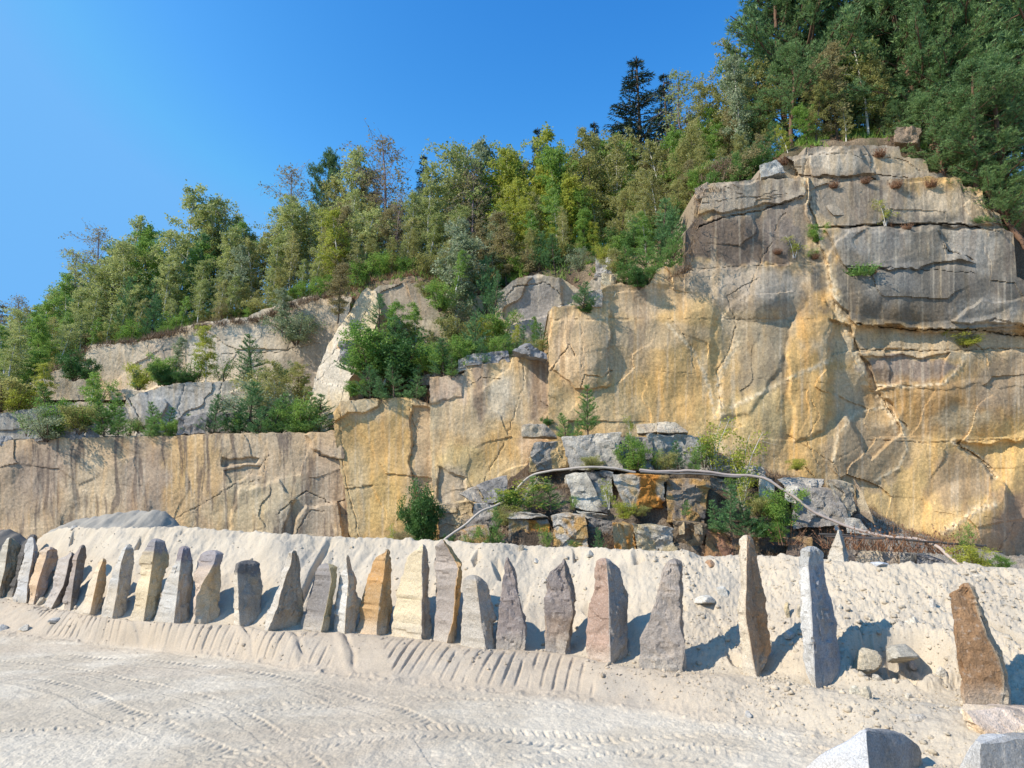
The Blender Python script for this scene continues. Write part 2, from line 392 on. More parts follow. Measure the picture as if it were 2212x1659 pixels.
# ------------------------------------------------------------------ standing stones
def loft(name, rows, Y, mat, cl, cr, seed, dl=.5, dr=.5, tb=.35, step=.035, amp=.042, ctop=None, bury=.5, taper=1, fac=1., facc=5., cback=None, mott=.25, top_h=.07, lean=0.12):
    """rows bottom to top: (py, x left, x crease, x right); a split stone with two visible faces"""
    rng = np.random.RandomState(seed)
    rows = sorted(rows, key=lambda r: -r[0])
    ks = np.array([r[0] for r in rows], float)
    secs = []
    H = None
    zb_ = float(P(rows[0][2], rows[0][0], Y)[2])
    for (py, xl, xc, xr) in rows:
        zc = float(P(xc, py, Y)[2])
        yc = Y + lean * (zc - zb_)
        xc_, _, z = [float(v) for v in P(xc, py, yc)]
        wd = max(xr - xl, 1) / F * Y
        fl = (xc - xl) / F * Y; fr = (xr - xc) / F * Y
        ydl = yc + dl * min(1, .35 + fl / (wd + 1e-6)) * 1.0 * (wd + .15); ydr = yc + dr * min(1, .35 + fr / (wd + 1e-6)) * (wd + .15)
        xl_ = float(P(xl, py, ydl)[0]); xr_ = float(P(xr, py, ydr)[0])
        th = tb * (.5 + .5 * wd)
        mx_ = (xl_ + xr_) / 2
        secs.append([(xl_, ydl), (xc_, yc), (xr_, ydr), (lerp(xr_, mx_, .10) * (ydr + th) / ydr, ydr + th), (lerp(xl_, mx_, .10) * (ydl + th) / ydl, ydl + th)])
    secs = np.array(secs); zs = np.array([float(P(r[2], r[0], Y)[2]) for r in rows])
    # bury the foot
    grow = secs[0] + (secs[0] - secs[0].mean(0)) * .06
    secs = np.concatenate([[grow], secs]); zs = np.concatenate([[zs[0] - bury], zs])
    # top row: pull in to make a worn cap
    topc = secs[-1].mean(0)
    nz = max(10, int((zs[-1] - zs[0]) / step))
    zz = np.linspace(zs[0], zs[-1], nz)
    S = np.stack([np.stack([np.interp(zz, zs, secs[:, k_, c]) for c in (0, 1)], -1) for k_ in range(5)], 1)   # nz,5,2
    # perimeter points
    per = np.linalg.norm(np.roll(S, -1, 1) - S, axis=2).max(0)
    cnt = np.maximum(3, (per / step).astype(int))
    ring = []; side = []
    for k_ in range(5):
        a, b = S[:, k_], S[:, (k_ + 1) % 5]
        for t in np.arange(cnt[k_]) / cnt[k_]:
            ring.append(a + (b - a) * t); side.append([1., 0, 0, 0, 0][k_] if k_ == 0 else 0.)
    RG = np.stack(ring, 1)          # nz, m, 2
    side = np.array([k_ for k_ in range(5) for _ in range(cnt[k_])])
    m = RG.shape[1]
    # cap rows
    caps = []; capz = []
    cen = RG[-1].mean(0)
    hw = np.linalg.norm(RG[-1] - cen, axis=1).max()
    for f_, dz in ((.86, .35), (.6, .75), (.3, .95), (.04, 1.)):
        caps.append(cen + (RG[-1] - cen) * f_); capz.append(zz[-1] + dz * top_h * min(1, hw / .2))
    RG = np.concatenate([RG, np.stack(caps)]); ZZ = np.concatenate([zz, capz])
    V = np.concatenate([RG, np.repeat(ZZ[:, None, None], m, 1)], 2)
    # outward direction
    cx = RG.mean(1, keepdims=True); out = RG - cx; out /= np.linalg.norm(out, axis=2, keepdims=True) + 1e-6
    s_ = np.cumsum(np.r_[0, np.linalg.norm(np.diff(V[0, :, :2], axis=0), axis=1)])[None] + seed * 3.1
    zc = ZZ[:, None]; 
    U = V[..., 0] * 1. + V[..., 1] * 1.3 + seed; W = zc + 0 * U
    disp = amp * (1.0 * fbm(U * 2.5, W * 2.0, seed, 4, .55)) + amp * .8 * fac * facets(U * facc * .6, W * facc * .5, seed + 3, .7) + amp * .42 * facets(U * facc * 2.2, W * facc * 2, seed + 5, .9)
    fade = np.ones_like(W); fade[-3:] *= .5
    V[..., :2] += out * (disp * fade)[..., None]
    V[..., 2] += .4 * amp * fbm(U * 4, W * 4, seed + 9, 3) * (W > zs[1])
    # colours
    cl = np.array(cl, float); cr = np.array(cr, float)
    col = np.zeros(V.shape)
    sidec = np.stack([cl, cr, cr, cr, cl])  # right faces darker: rock tint plus shade put into the colour
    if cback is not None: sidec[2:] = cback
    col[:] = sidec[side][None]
    n = fbm(U * 1.6, W * 1.3, seed + 20, 4, .6)
    col *= (1 + mott * n)[..., None]
    n2 = sstep(.15, .6, fbm(U * 1.1 + 5, W * .9, seed + 30, 3))
    col = lerp(col, col * np.array([1.12, .96, .74]), (n2 * .6)[..., None])
    n3 = sstep(.62, .7, np.abs(vn(U * 2.2 + W * 2, W * 2.6, seed + 40)) * -1 + .66)
    col = lerp(col, np.array([.62, .58, .52]), (n3 * .22)[..., None])
    dustz = sstep(.35, .0, W - zs[1] - .08 * fbm(U * 5, W, 3, 2)); col = lerp(col, np.array([.56, .50, .41]), (dustz * .55)[..., None])
    if ctop is not None:
        tt = sstep(zs[-1] - .24, zs[-1] - .17, W + .1 * fbm(U * 4, W * 4, seed, 3)); col = lerp(col, np.array(ctop), tt[..., None])
    base = (float(cx[1, 0, 0]), float(cx[1, 0, 1]), float(zs[1]))
    V = V - np.array(base)
    faces = [grid_faces(V.shape[0], m, True)[:, ::-1]]
    o = mesh_obj(name, V.reshape(-1, 3), faces, mat, col=col.reshape(-1, 3), smooth=False)
    # smooth except on real breaks
    me = o.data
    me.polygons.foreach_set('use_smooth', np.ones(len(me.polygons), bool))
    me.set_sharp_from_angle(angle=R(17))
    o.location = base
    return o
cream = (.60, .50, .36); pinkg = (.42, .35, .31); lgrey = (.56, .55, .53); dgrey = (.17, .155, .15); ochre = (.42, .27, .11); tan = (.36, .29, .20); brown = (.22, .16, .115); bluegrey = (.30, .32, .37)
ST = [
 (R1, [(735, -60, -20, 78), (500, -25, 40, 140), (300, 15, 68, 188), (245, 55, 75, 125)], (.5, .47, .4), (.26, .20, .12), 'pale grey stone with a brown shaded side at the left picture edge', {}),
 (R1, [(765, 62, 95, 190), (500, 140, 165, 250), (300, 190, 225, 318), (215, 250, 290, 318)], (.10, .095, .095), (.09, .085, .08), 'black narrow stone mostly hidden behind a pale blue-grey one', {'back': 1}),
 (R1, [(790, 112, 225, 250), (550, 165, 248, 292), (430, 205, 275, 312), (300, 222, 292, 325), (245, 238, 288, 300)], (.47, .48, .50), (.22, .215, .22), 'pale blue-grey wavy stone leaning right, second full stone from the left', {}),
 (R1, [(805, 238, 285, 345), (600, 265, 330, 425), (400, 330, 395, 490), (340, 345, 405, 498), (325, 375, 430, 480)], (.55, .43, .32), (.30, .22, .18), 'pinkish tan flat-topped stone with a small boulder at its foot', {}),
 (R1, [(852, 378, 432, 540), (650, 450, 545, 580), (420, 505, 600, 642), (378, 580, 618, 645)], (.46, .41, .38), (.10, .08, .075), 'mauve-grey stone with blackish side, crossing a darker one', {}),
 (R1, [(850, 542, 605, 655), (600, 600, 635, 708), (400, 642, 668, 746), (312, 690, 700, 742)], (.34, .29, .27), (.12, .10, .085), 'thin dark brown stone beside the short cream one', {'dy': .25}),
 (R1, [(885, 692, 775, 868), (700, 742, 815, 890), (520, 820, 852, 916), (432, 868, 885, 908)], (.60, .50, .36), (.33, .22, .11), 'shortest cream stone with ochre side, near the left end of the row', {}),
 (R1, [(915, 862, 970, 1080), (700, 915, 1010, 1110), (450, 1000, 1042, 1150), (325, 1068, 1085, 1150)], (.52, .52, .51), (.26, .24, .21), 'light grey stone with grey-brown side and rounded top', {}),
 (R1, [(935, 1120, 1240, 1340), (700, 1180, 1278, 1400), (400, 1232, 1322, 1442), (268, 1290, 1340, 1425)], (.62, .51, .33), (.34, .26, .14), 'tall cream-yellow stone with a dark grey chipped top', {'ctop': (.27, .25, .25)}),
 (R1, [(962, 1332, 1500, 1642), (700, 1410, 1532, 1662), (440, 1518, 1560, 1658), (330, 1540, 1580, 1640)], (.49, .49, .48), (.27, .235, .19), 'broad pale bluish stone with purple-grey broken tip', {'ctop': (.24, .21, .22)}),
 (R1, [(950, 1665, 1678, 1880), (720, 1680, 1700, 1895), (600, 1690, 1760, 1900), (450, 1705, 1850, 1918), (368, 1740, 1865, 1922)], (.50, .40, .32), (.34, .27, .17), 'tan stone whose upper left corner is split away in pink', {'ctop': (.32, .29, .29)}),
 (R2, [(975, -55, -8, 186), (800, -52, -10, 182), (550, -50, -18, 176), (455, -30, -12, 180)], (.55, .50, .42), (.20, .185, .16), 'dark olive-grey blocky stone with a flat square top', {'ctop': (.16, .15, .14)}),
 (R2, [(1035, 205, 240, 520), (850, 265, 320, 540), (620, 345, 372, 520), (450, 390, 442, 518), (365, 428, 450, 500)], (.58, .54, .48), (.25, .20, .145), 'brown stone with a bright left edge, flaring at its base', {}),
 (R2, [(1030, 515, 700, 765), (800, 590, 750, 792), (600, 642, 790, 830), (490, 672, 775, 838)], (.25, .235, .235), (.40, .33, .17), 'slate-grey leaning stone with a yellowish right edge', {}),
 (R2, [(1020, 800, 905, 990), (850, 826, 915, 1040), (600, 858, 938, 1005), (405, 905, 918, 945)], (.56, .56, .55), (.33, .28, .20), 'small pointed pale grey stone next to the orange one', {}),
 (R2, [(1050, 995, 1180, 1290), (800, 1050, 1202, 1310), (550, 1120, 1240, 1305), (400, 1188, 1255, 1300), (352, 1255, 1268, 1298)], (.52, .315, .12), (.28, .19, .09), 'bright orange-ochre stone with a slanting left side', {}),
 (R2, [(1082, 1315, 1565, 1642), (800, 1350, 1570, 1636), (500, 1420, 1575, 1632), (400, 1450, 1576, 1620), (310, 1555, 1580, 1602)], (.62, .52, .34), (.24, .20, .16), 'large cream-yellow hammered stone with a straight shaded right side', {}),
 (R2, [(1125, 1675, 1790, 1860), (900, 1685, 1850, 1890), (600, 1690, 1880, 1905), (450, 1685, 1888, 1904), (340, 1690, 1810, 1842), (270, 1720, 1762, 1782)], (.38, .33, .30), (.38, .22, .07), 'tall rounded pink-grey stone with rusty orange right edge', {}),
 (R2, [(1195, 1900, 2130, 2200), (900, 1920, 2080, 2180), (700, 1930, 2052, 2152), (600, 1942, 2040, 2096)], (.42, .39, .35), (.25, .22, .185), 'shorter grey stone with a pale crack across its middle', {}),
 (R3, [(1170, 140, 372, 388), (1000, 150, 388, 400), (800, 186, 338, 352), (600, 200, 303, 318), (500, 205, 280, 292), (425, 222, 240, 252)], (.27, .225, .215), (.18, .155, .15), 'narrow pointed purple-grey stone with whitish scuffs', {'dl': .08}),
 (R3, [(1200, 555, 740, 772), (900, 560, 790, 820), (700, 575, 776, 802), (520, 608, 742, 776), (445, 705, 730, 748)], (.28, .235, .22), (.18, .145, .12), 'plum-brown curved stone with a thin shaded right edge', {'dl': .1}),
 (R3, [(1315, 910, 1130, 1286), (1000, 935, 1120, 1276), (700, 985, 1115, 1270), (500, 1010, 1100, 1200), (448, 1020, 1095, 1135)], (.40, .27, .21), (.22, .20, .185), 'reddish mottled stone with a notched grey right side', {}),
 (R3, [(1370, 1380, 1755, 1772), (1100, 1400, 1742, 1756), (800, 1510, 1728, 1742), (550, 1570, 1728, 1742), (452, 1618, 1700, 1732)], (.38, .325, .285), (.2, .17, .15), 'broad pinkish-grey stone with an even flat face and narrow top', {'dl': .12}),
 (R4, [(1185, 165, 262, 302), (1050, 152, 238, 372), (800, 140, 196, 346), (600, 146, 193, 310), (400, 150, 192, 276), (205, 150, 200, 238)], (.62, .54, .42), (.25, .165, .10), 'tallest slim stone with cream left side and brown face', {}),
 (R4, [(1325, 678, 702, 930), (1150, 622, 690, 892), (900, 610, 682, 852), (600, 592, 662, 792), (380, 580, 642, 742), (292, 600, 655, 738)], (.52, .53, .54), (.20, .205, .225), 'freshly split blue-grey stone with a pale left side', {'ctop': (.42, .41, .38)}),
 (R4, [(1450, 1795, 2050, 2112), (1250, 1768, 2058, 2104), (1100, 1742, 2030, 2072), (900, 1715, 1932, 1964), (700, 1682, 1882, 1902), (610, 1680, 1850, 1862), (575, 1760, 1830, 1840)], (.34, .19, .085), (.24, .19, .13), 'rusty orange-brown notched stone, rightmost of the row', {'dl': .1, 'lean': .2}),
]
def stone_of(i, rec):
    f_, rows, cl, cr, lab, kw = rec
    kw = dict(kw); back = kw.pop('back', 0); dy = kw.pop('dy', 0)
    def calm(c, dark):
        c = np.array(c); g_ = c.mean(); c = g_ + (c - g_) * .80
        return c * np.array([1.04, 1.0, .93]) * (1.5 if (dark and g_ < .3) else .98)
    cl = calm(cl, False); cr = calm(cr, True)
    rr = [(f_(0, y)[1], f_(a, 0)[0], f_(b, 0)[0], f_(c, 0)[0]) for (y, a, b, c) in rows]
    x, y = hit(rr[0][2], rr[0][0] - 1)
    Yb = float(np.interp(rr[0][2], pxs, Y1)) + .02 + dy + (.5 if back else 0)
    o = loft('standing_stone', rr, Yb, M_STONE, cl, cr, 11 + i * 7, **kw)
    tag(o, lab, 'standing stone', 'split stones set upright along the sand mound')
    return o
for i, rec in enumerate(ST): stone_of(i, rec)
# the lone one beyond the crest
o = loft('standing_stone', [(570, 828, 845, 848), (562, 829, 844, 847), (546, 832, 842, 845), (537, 835, 840, 843), (533, 837, 839, 842)], 14.6, M_STONE, (.56, .51, .43), (.42, .38, .32), 301, bury=2.2)
tag(o, 'small white pointed stone standing alone behind the sand crest', 'standing stone')

# ------------------------------------------------------------------ loose rocks
def boulder(name, x, y, z, sx, sy, sz, col, seed, mat=None, rz=0, amp=.12, n=18, label=None, cat='rock', group=None, kind=None, parent=None):
    """angular lump cut by random planes"""
    V, Fc = lump(sx, sy, sz, seed, n, amp)
    U = V[:, 0] * 3 / max(sx, .1) + V[:, 1]; W = V[:, 2] * 3 / max(sz, .1) + V[:, 1]
    c = np.array(col)[None] * (1 + .25 * fbm(U, W, seed, 3))[:, None]
    o = mesh_obj(name, V, Fc, mat or M_BLOCK, col=c)
    o.data.polygons.foreach_set('use_smooth', np.ones(len(o.data.polygons), bool)); o.data.set_sharp_from_angle(angle=R(22))
    o.location = (x, y, z); o.rotation_euler = (0, 0, rz)
    if label: tag(o, label, cat, group)
    return o
def lump(sx, sy, sz, seed, n=18, amp=.12, planes=9):
    rng = np.random.RandomState(seed)
    th = np.linspace(0, PI, n); ph = np.linspace(0, 2 * PI, n * 2, endpoint=False)
    T, Ph = np.meshgrid(th, ph, indexing='ij')
    D = np.stack([np.sin(T) * np.cos(Ph), np.sin(T) * np.sin(Ph), np.cos(T)], -1)
    r = np.full(T.shape, 1.35)
    for i in range(planes + 5):
        nrm = rng.normal(size=3); nrm[2] = abs(nrm[2]) * .8 if i < planes else nrm[2]; nrm /= np.linalg.norm(nrm)
        d = rng.uniform(.5, .85)
        dot = D @ nrm
        r = np.where(dot > 1e-3, np.minimum(r, d / np.maximum(dot, 1e-3)), r)
    r *= 1 + amp * .5 * fbm(D[..., 0] * 2 + seed, D[..., 2] * 2 + D[..., 1], seed, 3)
    V = D * r[..., None] * np.array([sx, sy, sz])
    return V.reshape(-1, 3), [grid_faces(n, n * 2, True)[:, ::-1]]
def on_sand(px, py): 
    x, y = hit(px, py); return x, y, gz(x, y)
LR = [  # px, py, width px, colour, label
 (R1(362, 770), 8, 7, (.50, .42, .31), 'small tan boulder wedged between two stones at the left'),
 (R1(655, 825), 4, 4, (.6, .5, .38), 'small cream cobble behind the thin dark stone'),
 (R1(225, 1010), 9, 4, (.58, .54, .47), 'flat pale rock on the crumbly bank, lower left'),
 (R1(30, 1000), 9, 5, (.48, .47, .45), 'grey rock at the left picture edge on the bank'),
 (R1(480, 930), 10, 4, (.50, .48, .44), 'grey flat rock on the bank below the short cream stone'),
 (R4(1060, 1045), 20, 10, (.54, .46, .33), 'yellowish slab leaning in the shadow right of the blue-grey stone'),
 (R4(1310, 1015), 26, 9, (.46, .42, .34), 'grey-tan slab with angular top above the dug hollow'),
 (R4(978, 1310), 9, 9, (.60, .55, .44), 'pale cobble at the right foot of the blue-grey stone'),
 (R4(1065, 1325), 11, 10, (.57, .50, .38), 'buff cobble just right of the pale cobble by the blue-grey stone'),
 (R4(1605, 1190), 7, 9, (.62, .57, .48), 'pale upright cobble left of the rusty stone'),
 (R4(1780, 1430), 12, 7, (.62, .58, .52), 'whitish cobble at the left foot of the rusty stone'),
 (R4(1890, 1440), 12, 8, (.64, .60, .53), 'whitish cobble in front of the middle of the rusty stone'),
 (R4(1150, 1255), 8, 5, (.50, .45, .37), 'small grey cobble in front of the dug hollow'),
 (R4(1370, 1340), 9, 5, (.58, .52, .42), 'small buff cobble below the dug hollow'),
 (R4(1410, 800), 10, 8, (.60, .55, .46), 'pale angular rock on the slope right of the blue-grey stone'),
 (R4(1370, 900), 8, 6, (.45, .42, .38), 'grey rock just under the pale angular rock on the slope'),
 (R4(870, 680), 5, 5, (.60, .56, .48), 'small pale rock beside the middle of the blue-grey stone'),
 (R4(20, 560), 10, 8, (.62, .58, .5), 'cream rock on the slope left of the tallest slim stone'),
 (R3(1960, 740), 20, 8, (.61, .57, .49), 'long pale slab lying on the slope between two stones'),
 (R3(1990, 445), 9, 6, (.40, .25, .15), 'rust-brown rock high on the slope near the crest'),
 (R3(485, 415), 6, 4, (.60, .56, .49), 'little flat rock near the crest above the purple-grey stone'),
 (R3(555, 590), 8, 4, (.52, .48, .42), 'flat rock on the slope left of the plum-brown stone'),
 (R3(360, 300), 6, 5, (.42, .36, .27), 'brown cobble on the crest, above the purple-grey stone'),
 (R3(955, 355), 8, 5, (.52, .49, .42), 'grey angular rock on the crest above the reddish stone'),
 (R3(825, 345), 6, 4, (.38, .34, .28), 'dark cobble on the crest above the plum-brown stone'),
 (R4(490, 720), 6, 12, (.55, .45, .28), 'yellowish rock half buried left of the blue-grey stone'),
 (R4(580, 700), 6, 10, (.54, .46, .33), 'upright buff rock touching the blue-grey stone'),
 (R4(500, 880), 11, 6, (.60, .56, .48), 'pale flat rock low between the two tall right stones'),
 (R4(1160, 375), 16, 4, (.52, .54, .57), 'pale blue flat rock on the sand crest'),
 (R4(1780, 560), 10, 5, (.62, .56, .45), 'cream rock above the tip of the rusty stone'),
 (R4(1860, 440), 12, 4, (.55, .5, .42), 'flat rock on the crest above the rusty stone'),
 (R1(640, 135), 9, 3, (.46, .43, .38), 'flat grey rock on the crest at the left'),
 (R1(1120, 280), 5, 4, (.48, .45, .4), 'small grey cobble high on the slope at the left'),
 (R4(1550, 660), 6, 9, (.55, .51, .45), 'grey pointed rock on the slope left of the rusty stone'),
 (R4(1430, 1480), 16, 6, (.54, .49, .42), 'wide grey rock in the rubble below the hollow'),
 (R4(210, 1480), 8, 6, (.50, .48, .45), 'grey cobble at the bank foot below the tallest stone'),
]
for i, ((px, py), wx, hy, c, lab) in enumerate(LR):
    x, y, z = on_sand(px, py + hy * .4); k_ = y / F
    if i in (5, 6): z = float(gprofile(np.array([x]), np.array([y]))[0][0]) - .03; y += .05; hy *= 1.35
    boulder('loose_rock', x, y, z + hy * k_ * .22, wx * k_ * .62, wx * k_ * .5, hy * k_ * .8, c, 400 + i, M_STONE, rz=i * 1.3, n=22, amp=.06, label=lab, cat='rock', group='loose rocks lying on the sand bank')
# rubble nobody could count: clods strewn on the mound and bank
rng = np.random.RandomState(5)
VV = []; FF = []; CC = []; off = 0
prot = [lump(1, .9, .65, 900 + s, 6, .3, 5) for s in range(8)]
nclod = 0
while nclod < 6000:
    px = rng.uniform(-30, 1060); dens = np.interp(px, [-30, 60, 150, 560, 700, 1024], [.8, .7, .18, .3, .9, 1])
    if rng.rand() > dens: continue
    yb = float(np.interp(px, pxs, Y1)); y = yb + (rng.uniform(-.9, 2.9) if rng.rand() < .85 or px < 700 else rng.uniform(-1.8, 0))
    a = float(P(px, 600, 10)[0]) / 10 * 1.0
    x = a * y; s = .009 * (1 + rng.pareto(2.3)); s = min(s, .055)
    if fbm(np.array([x * 1.1]), np.array([y * 1.1]), 66, 2)[0] < rng.uniform(-.5, .3): continue
    VV.append((x, y, s, nclod % 8, rng.uniform(0, 6.28))); nclod += 1
arr = np.array(VV); zz_, cc_ = ground_z(arr[:, 0], arr[:, 1])
VO = []
for (x, y, s, pi_, rz), z, c in zip(VV, zz_, cc_):
    v = prot[int(pi_)][0] * s; cr_, sr_ = math.cos(rz), math.sin(rz)
    v = np.stack([v[:, 0] * cr_ - v[:, 1] * sr_ + x, v[:, 0] * sr_ + v[:, 1] * cr_ + y, v[:, 2] + z + s * .25], -1)
    VO.append(v); FF.append(prot[int(pi_)][1][0] + off); off += len(v); CC.append(np.repeat((c * rng.uniform(.8, 1.12))[None], len(v), 0))
o = mesh_obj('rubble', np.concatenate(VO), [np.concatenate(FF)], M_SAND, col=np.concatenate(CC)); tag(o, 'pale crumbs and clods strewn over the sand mound', 'rubble', kind='stuff')

# three quarried blocks at the lower right corner
def block_px(name, front, Y, thick, cols, seed, label, group=None, cat='stone block', dY=None, amp=.03, mat=None, n=26, topcol=None, zpull=0, rough=1.):
    """block with a four-cornered front (tl, tr, br, bl in picture units), depths per corner"""
    dY = dY or (0, 0, 0, 0)
    Cn = [np.array([float(v) for v in P(a, b, Y + d)]) for (a, b), d in zip(front, dY)]
    tl, tr, br, bl = Cn
    W_ = max(np.linalg.norm(tr - tl), np.linalg.norm(br - bl)); H_ = max(np.linalg.norm(tl - bl), np.linalg.norm(tr - br))
    nu = max(10, int(n * W_ / max(W_, H_))); nv = max(10, int(n * H_ / max(W_, H_))); nt_ = 7
    cen = (tl + tr + br + bl) / 4; back = np.array([cen[0] / cen[1] * thick, thick, 0])
    def shrink(p, f_=.08): return p + (cen - p) * f_ + back
    # parameter loops: wrap horizontally round front, right, back, left; vertical rows then caps
    def ringpt(v):
        l_ = lerp(tl, bl, v); r_ = lerp(tr, br, v); lb = shrink(l_); rb = shrink(r_)
        segs = [(l_, r_, nu), (r_, rb, nt_), (rb, lb, nu), (lb, l_, nt_)]
        return np.concatenate([a + (b - a) * (np.arange(k_) / k_)[:, None] for a, b, k_ in segs])
    rows = [ringpt(v) for v in np.linspace(0, 1, nv)]
    def cap(row, up, fs):
        c = row.mean(0); return [c + (row - c) * f_ + np.array([0, 0, up * (1 - f_)]) for f_ in fs]
    h_ = .10 * H_
    top = cap(rows[0], h_, (.02, .35, .7, .92, .985)); bot = cap(rows[-1], -.02, (.98, .5, .02))
    V = np.stack(top + rows + bot); m = V.shape[1]
    cc = V.mean((0, 1)); out = V - V.mean(1, keepdims=True); out /= np.linalg.norm(out, axis=2, keepdims=True) + 1e-6
    U = V[..., 0] + V[..., 1] * .7 + seed * 1.7; Wz = V[..., 2]
    s = max(W_, H_)
    d = amp * s * (.9 * fbm(U * 2.4 / s, Wz * 2.4 / s, seed, 5, .55) + rough * .9 * facets(U * 2.6 / s, Wz * 3 / s, seed + 1, .8) + rough * .4 * facets(U * 7 / s, Wz * 8 / s, seed + 2, .6))
    V = V + out * d[..., None]
    V[..., 2] += .6 * amp * s * fbm(U * 3 / s, V[..., 1] * 3 / s, seed + 5, 3)
    # colours: base + patches
    nn = fbm(U * 2.2 / s, Wz * 1.6 / s, seed + 11, 4, .6)
    col = lerp(np.array(cols[0]), np.array(cols[1]), sstep(-.35, .35, nn)[..., None])
    if len(cols) > 2:
        n3 = fbm(U * 1.7 / s + 9, Wz * 1.1 / s, seed + 17, 3)
        col = lerp(col, np.array(cols[2]), sstep(.12, .3, n3)[..., None])
    col = col * (1 + .16 * fbm(U * 9 / s, Wz * 9 / s, seed + 19, 3))[..., None]
    base = np.array([cen[0], cen[1], min(bl[2], br[2])])
    o = mesh_obj(name, (V - base).reshape(-1, 3), [grid_faces(V.shape[0], m, True)], mat or M_BLOCK, col=col.reshape(-1, 3))
    o.data.polygons.foreach_set('use_smooth', np.ones(len(o.data.polygons), bool)); o.data.set_sharp_from_angle(angle=R(30))
    o.location = base
    if label: tag(o, label, cat, group)
    return o
def G(x, y): return x * .11935 + 760, y * .11935 + 576
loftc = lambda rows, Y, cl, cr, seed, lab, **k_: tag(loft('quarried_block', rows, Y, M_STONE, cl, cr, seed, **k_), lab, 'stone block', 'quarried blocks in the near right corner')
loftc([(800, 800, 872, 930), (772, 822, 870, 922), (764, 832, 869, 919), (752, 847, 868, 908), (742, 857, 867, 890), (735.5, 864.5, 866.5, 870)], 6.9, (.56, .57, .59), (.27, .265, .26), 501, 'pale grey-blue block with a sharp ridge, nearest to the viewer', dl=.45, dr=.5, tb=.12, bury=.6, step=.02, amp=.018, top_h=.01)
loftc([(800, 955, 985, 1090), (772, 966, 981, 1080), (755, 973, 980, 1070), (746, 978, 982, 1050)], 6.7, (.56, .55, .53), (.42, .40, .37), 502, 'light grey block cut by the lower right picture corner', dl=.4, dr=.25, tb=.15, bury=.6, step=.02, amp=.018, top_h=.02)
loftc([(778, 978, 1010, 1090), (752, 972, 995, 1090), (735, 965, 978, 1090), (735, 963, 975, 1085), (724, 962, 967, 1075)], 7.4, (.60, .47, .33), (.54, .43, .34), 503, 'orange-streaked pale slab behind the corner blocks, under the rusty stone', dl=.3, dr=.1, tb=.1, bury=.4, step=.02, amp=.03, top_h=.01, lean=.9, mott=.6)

# far heap and dark bank at the left
def heap(name, pts, Y, thick, cbase, seed, label=None):
    """ridge of tipped material: crest follows picture points"""
    xs = np.linspace(pts[0][0], pts[-1][0], 160); ys = np.interp(xs, *zip(*pts))
    Xc, _, Zc = P(xs, ys, Y)
    t = np.linspace(-1, 1, 60)
    Yg = Y + t[:, None] * thick + 0 * Xc[None]; Xg = Xc[None] + 0 * Yg
    Zg = Zc[None] * (1 - np.abs(t[:, None]) ** 1.15) + .06
    Zg = Zg + (.12 * fbm(Xg * .9, Yg * .9, seed, 4) + .06 * fbm(Xg * 4, Yg * 4, seed, 3)) * (1 - np.abs(t[:, None]))
    c = np.array(cbase) * (1 + .2 * fbm(Xg, Yg, seed + 1, 4))[..., None]
    return mesh_obj(name, np.stack([Xg, Yg, Zg], -1).reshape(-1, 3), [grid_faces(*Xg.shape)], M_SAND, col=c.reshape(-1, 3), smooth=True)
tag(heap('sand_heap', [(20, 560), (55, 530), (75, 521), (95, 517), (116, 514), (140, 513), (158, 512), (168, 517), (176, 524), (190, 534), (215, 560)], 23.5, 4.2, (.34, .31, .26), 71), kind='structure')
tag(heap('earth_bank', [(-160, 522), (-60, 526), (0, 532), (8, 530), (20, 540), (34, 548), (60, 580)], 24.5, 3.5, (.20, .18, .155), 73), kind='structure')

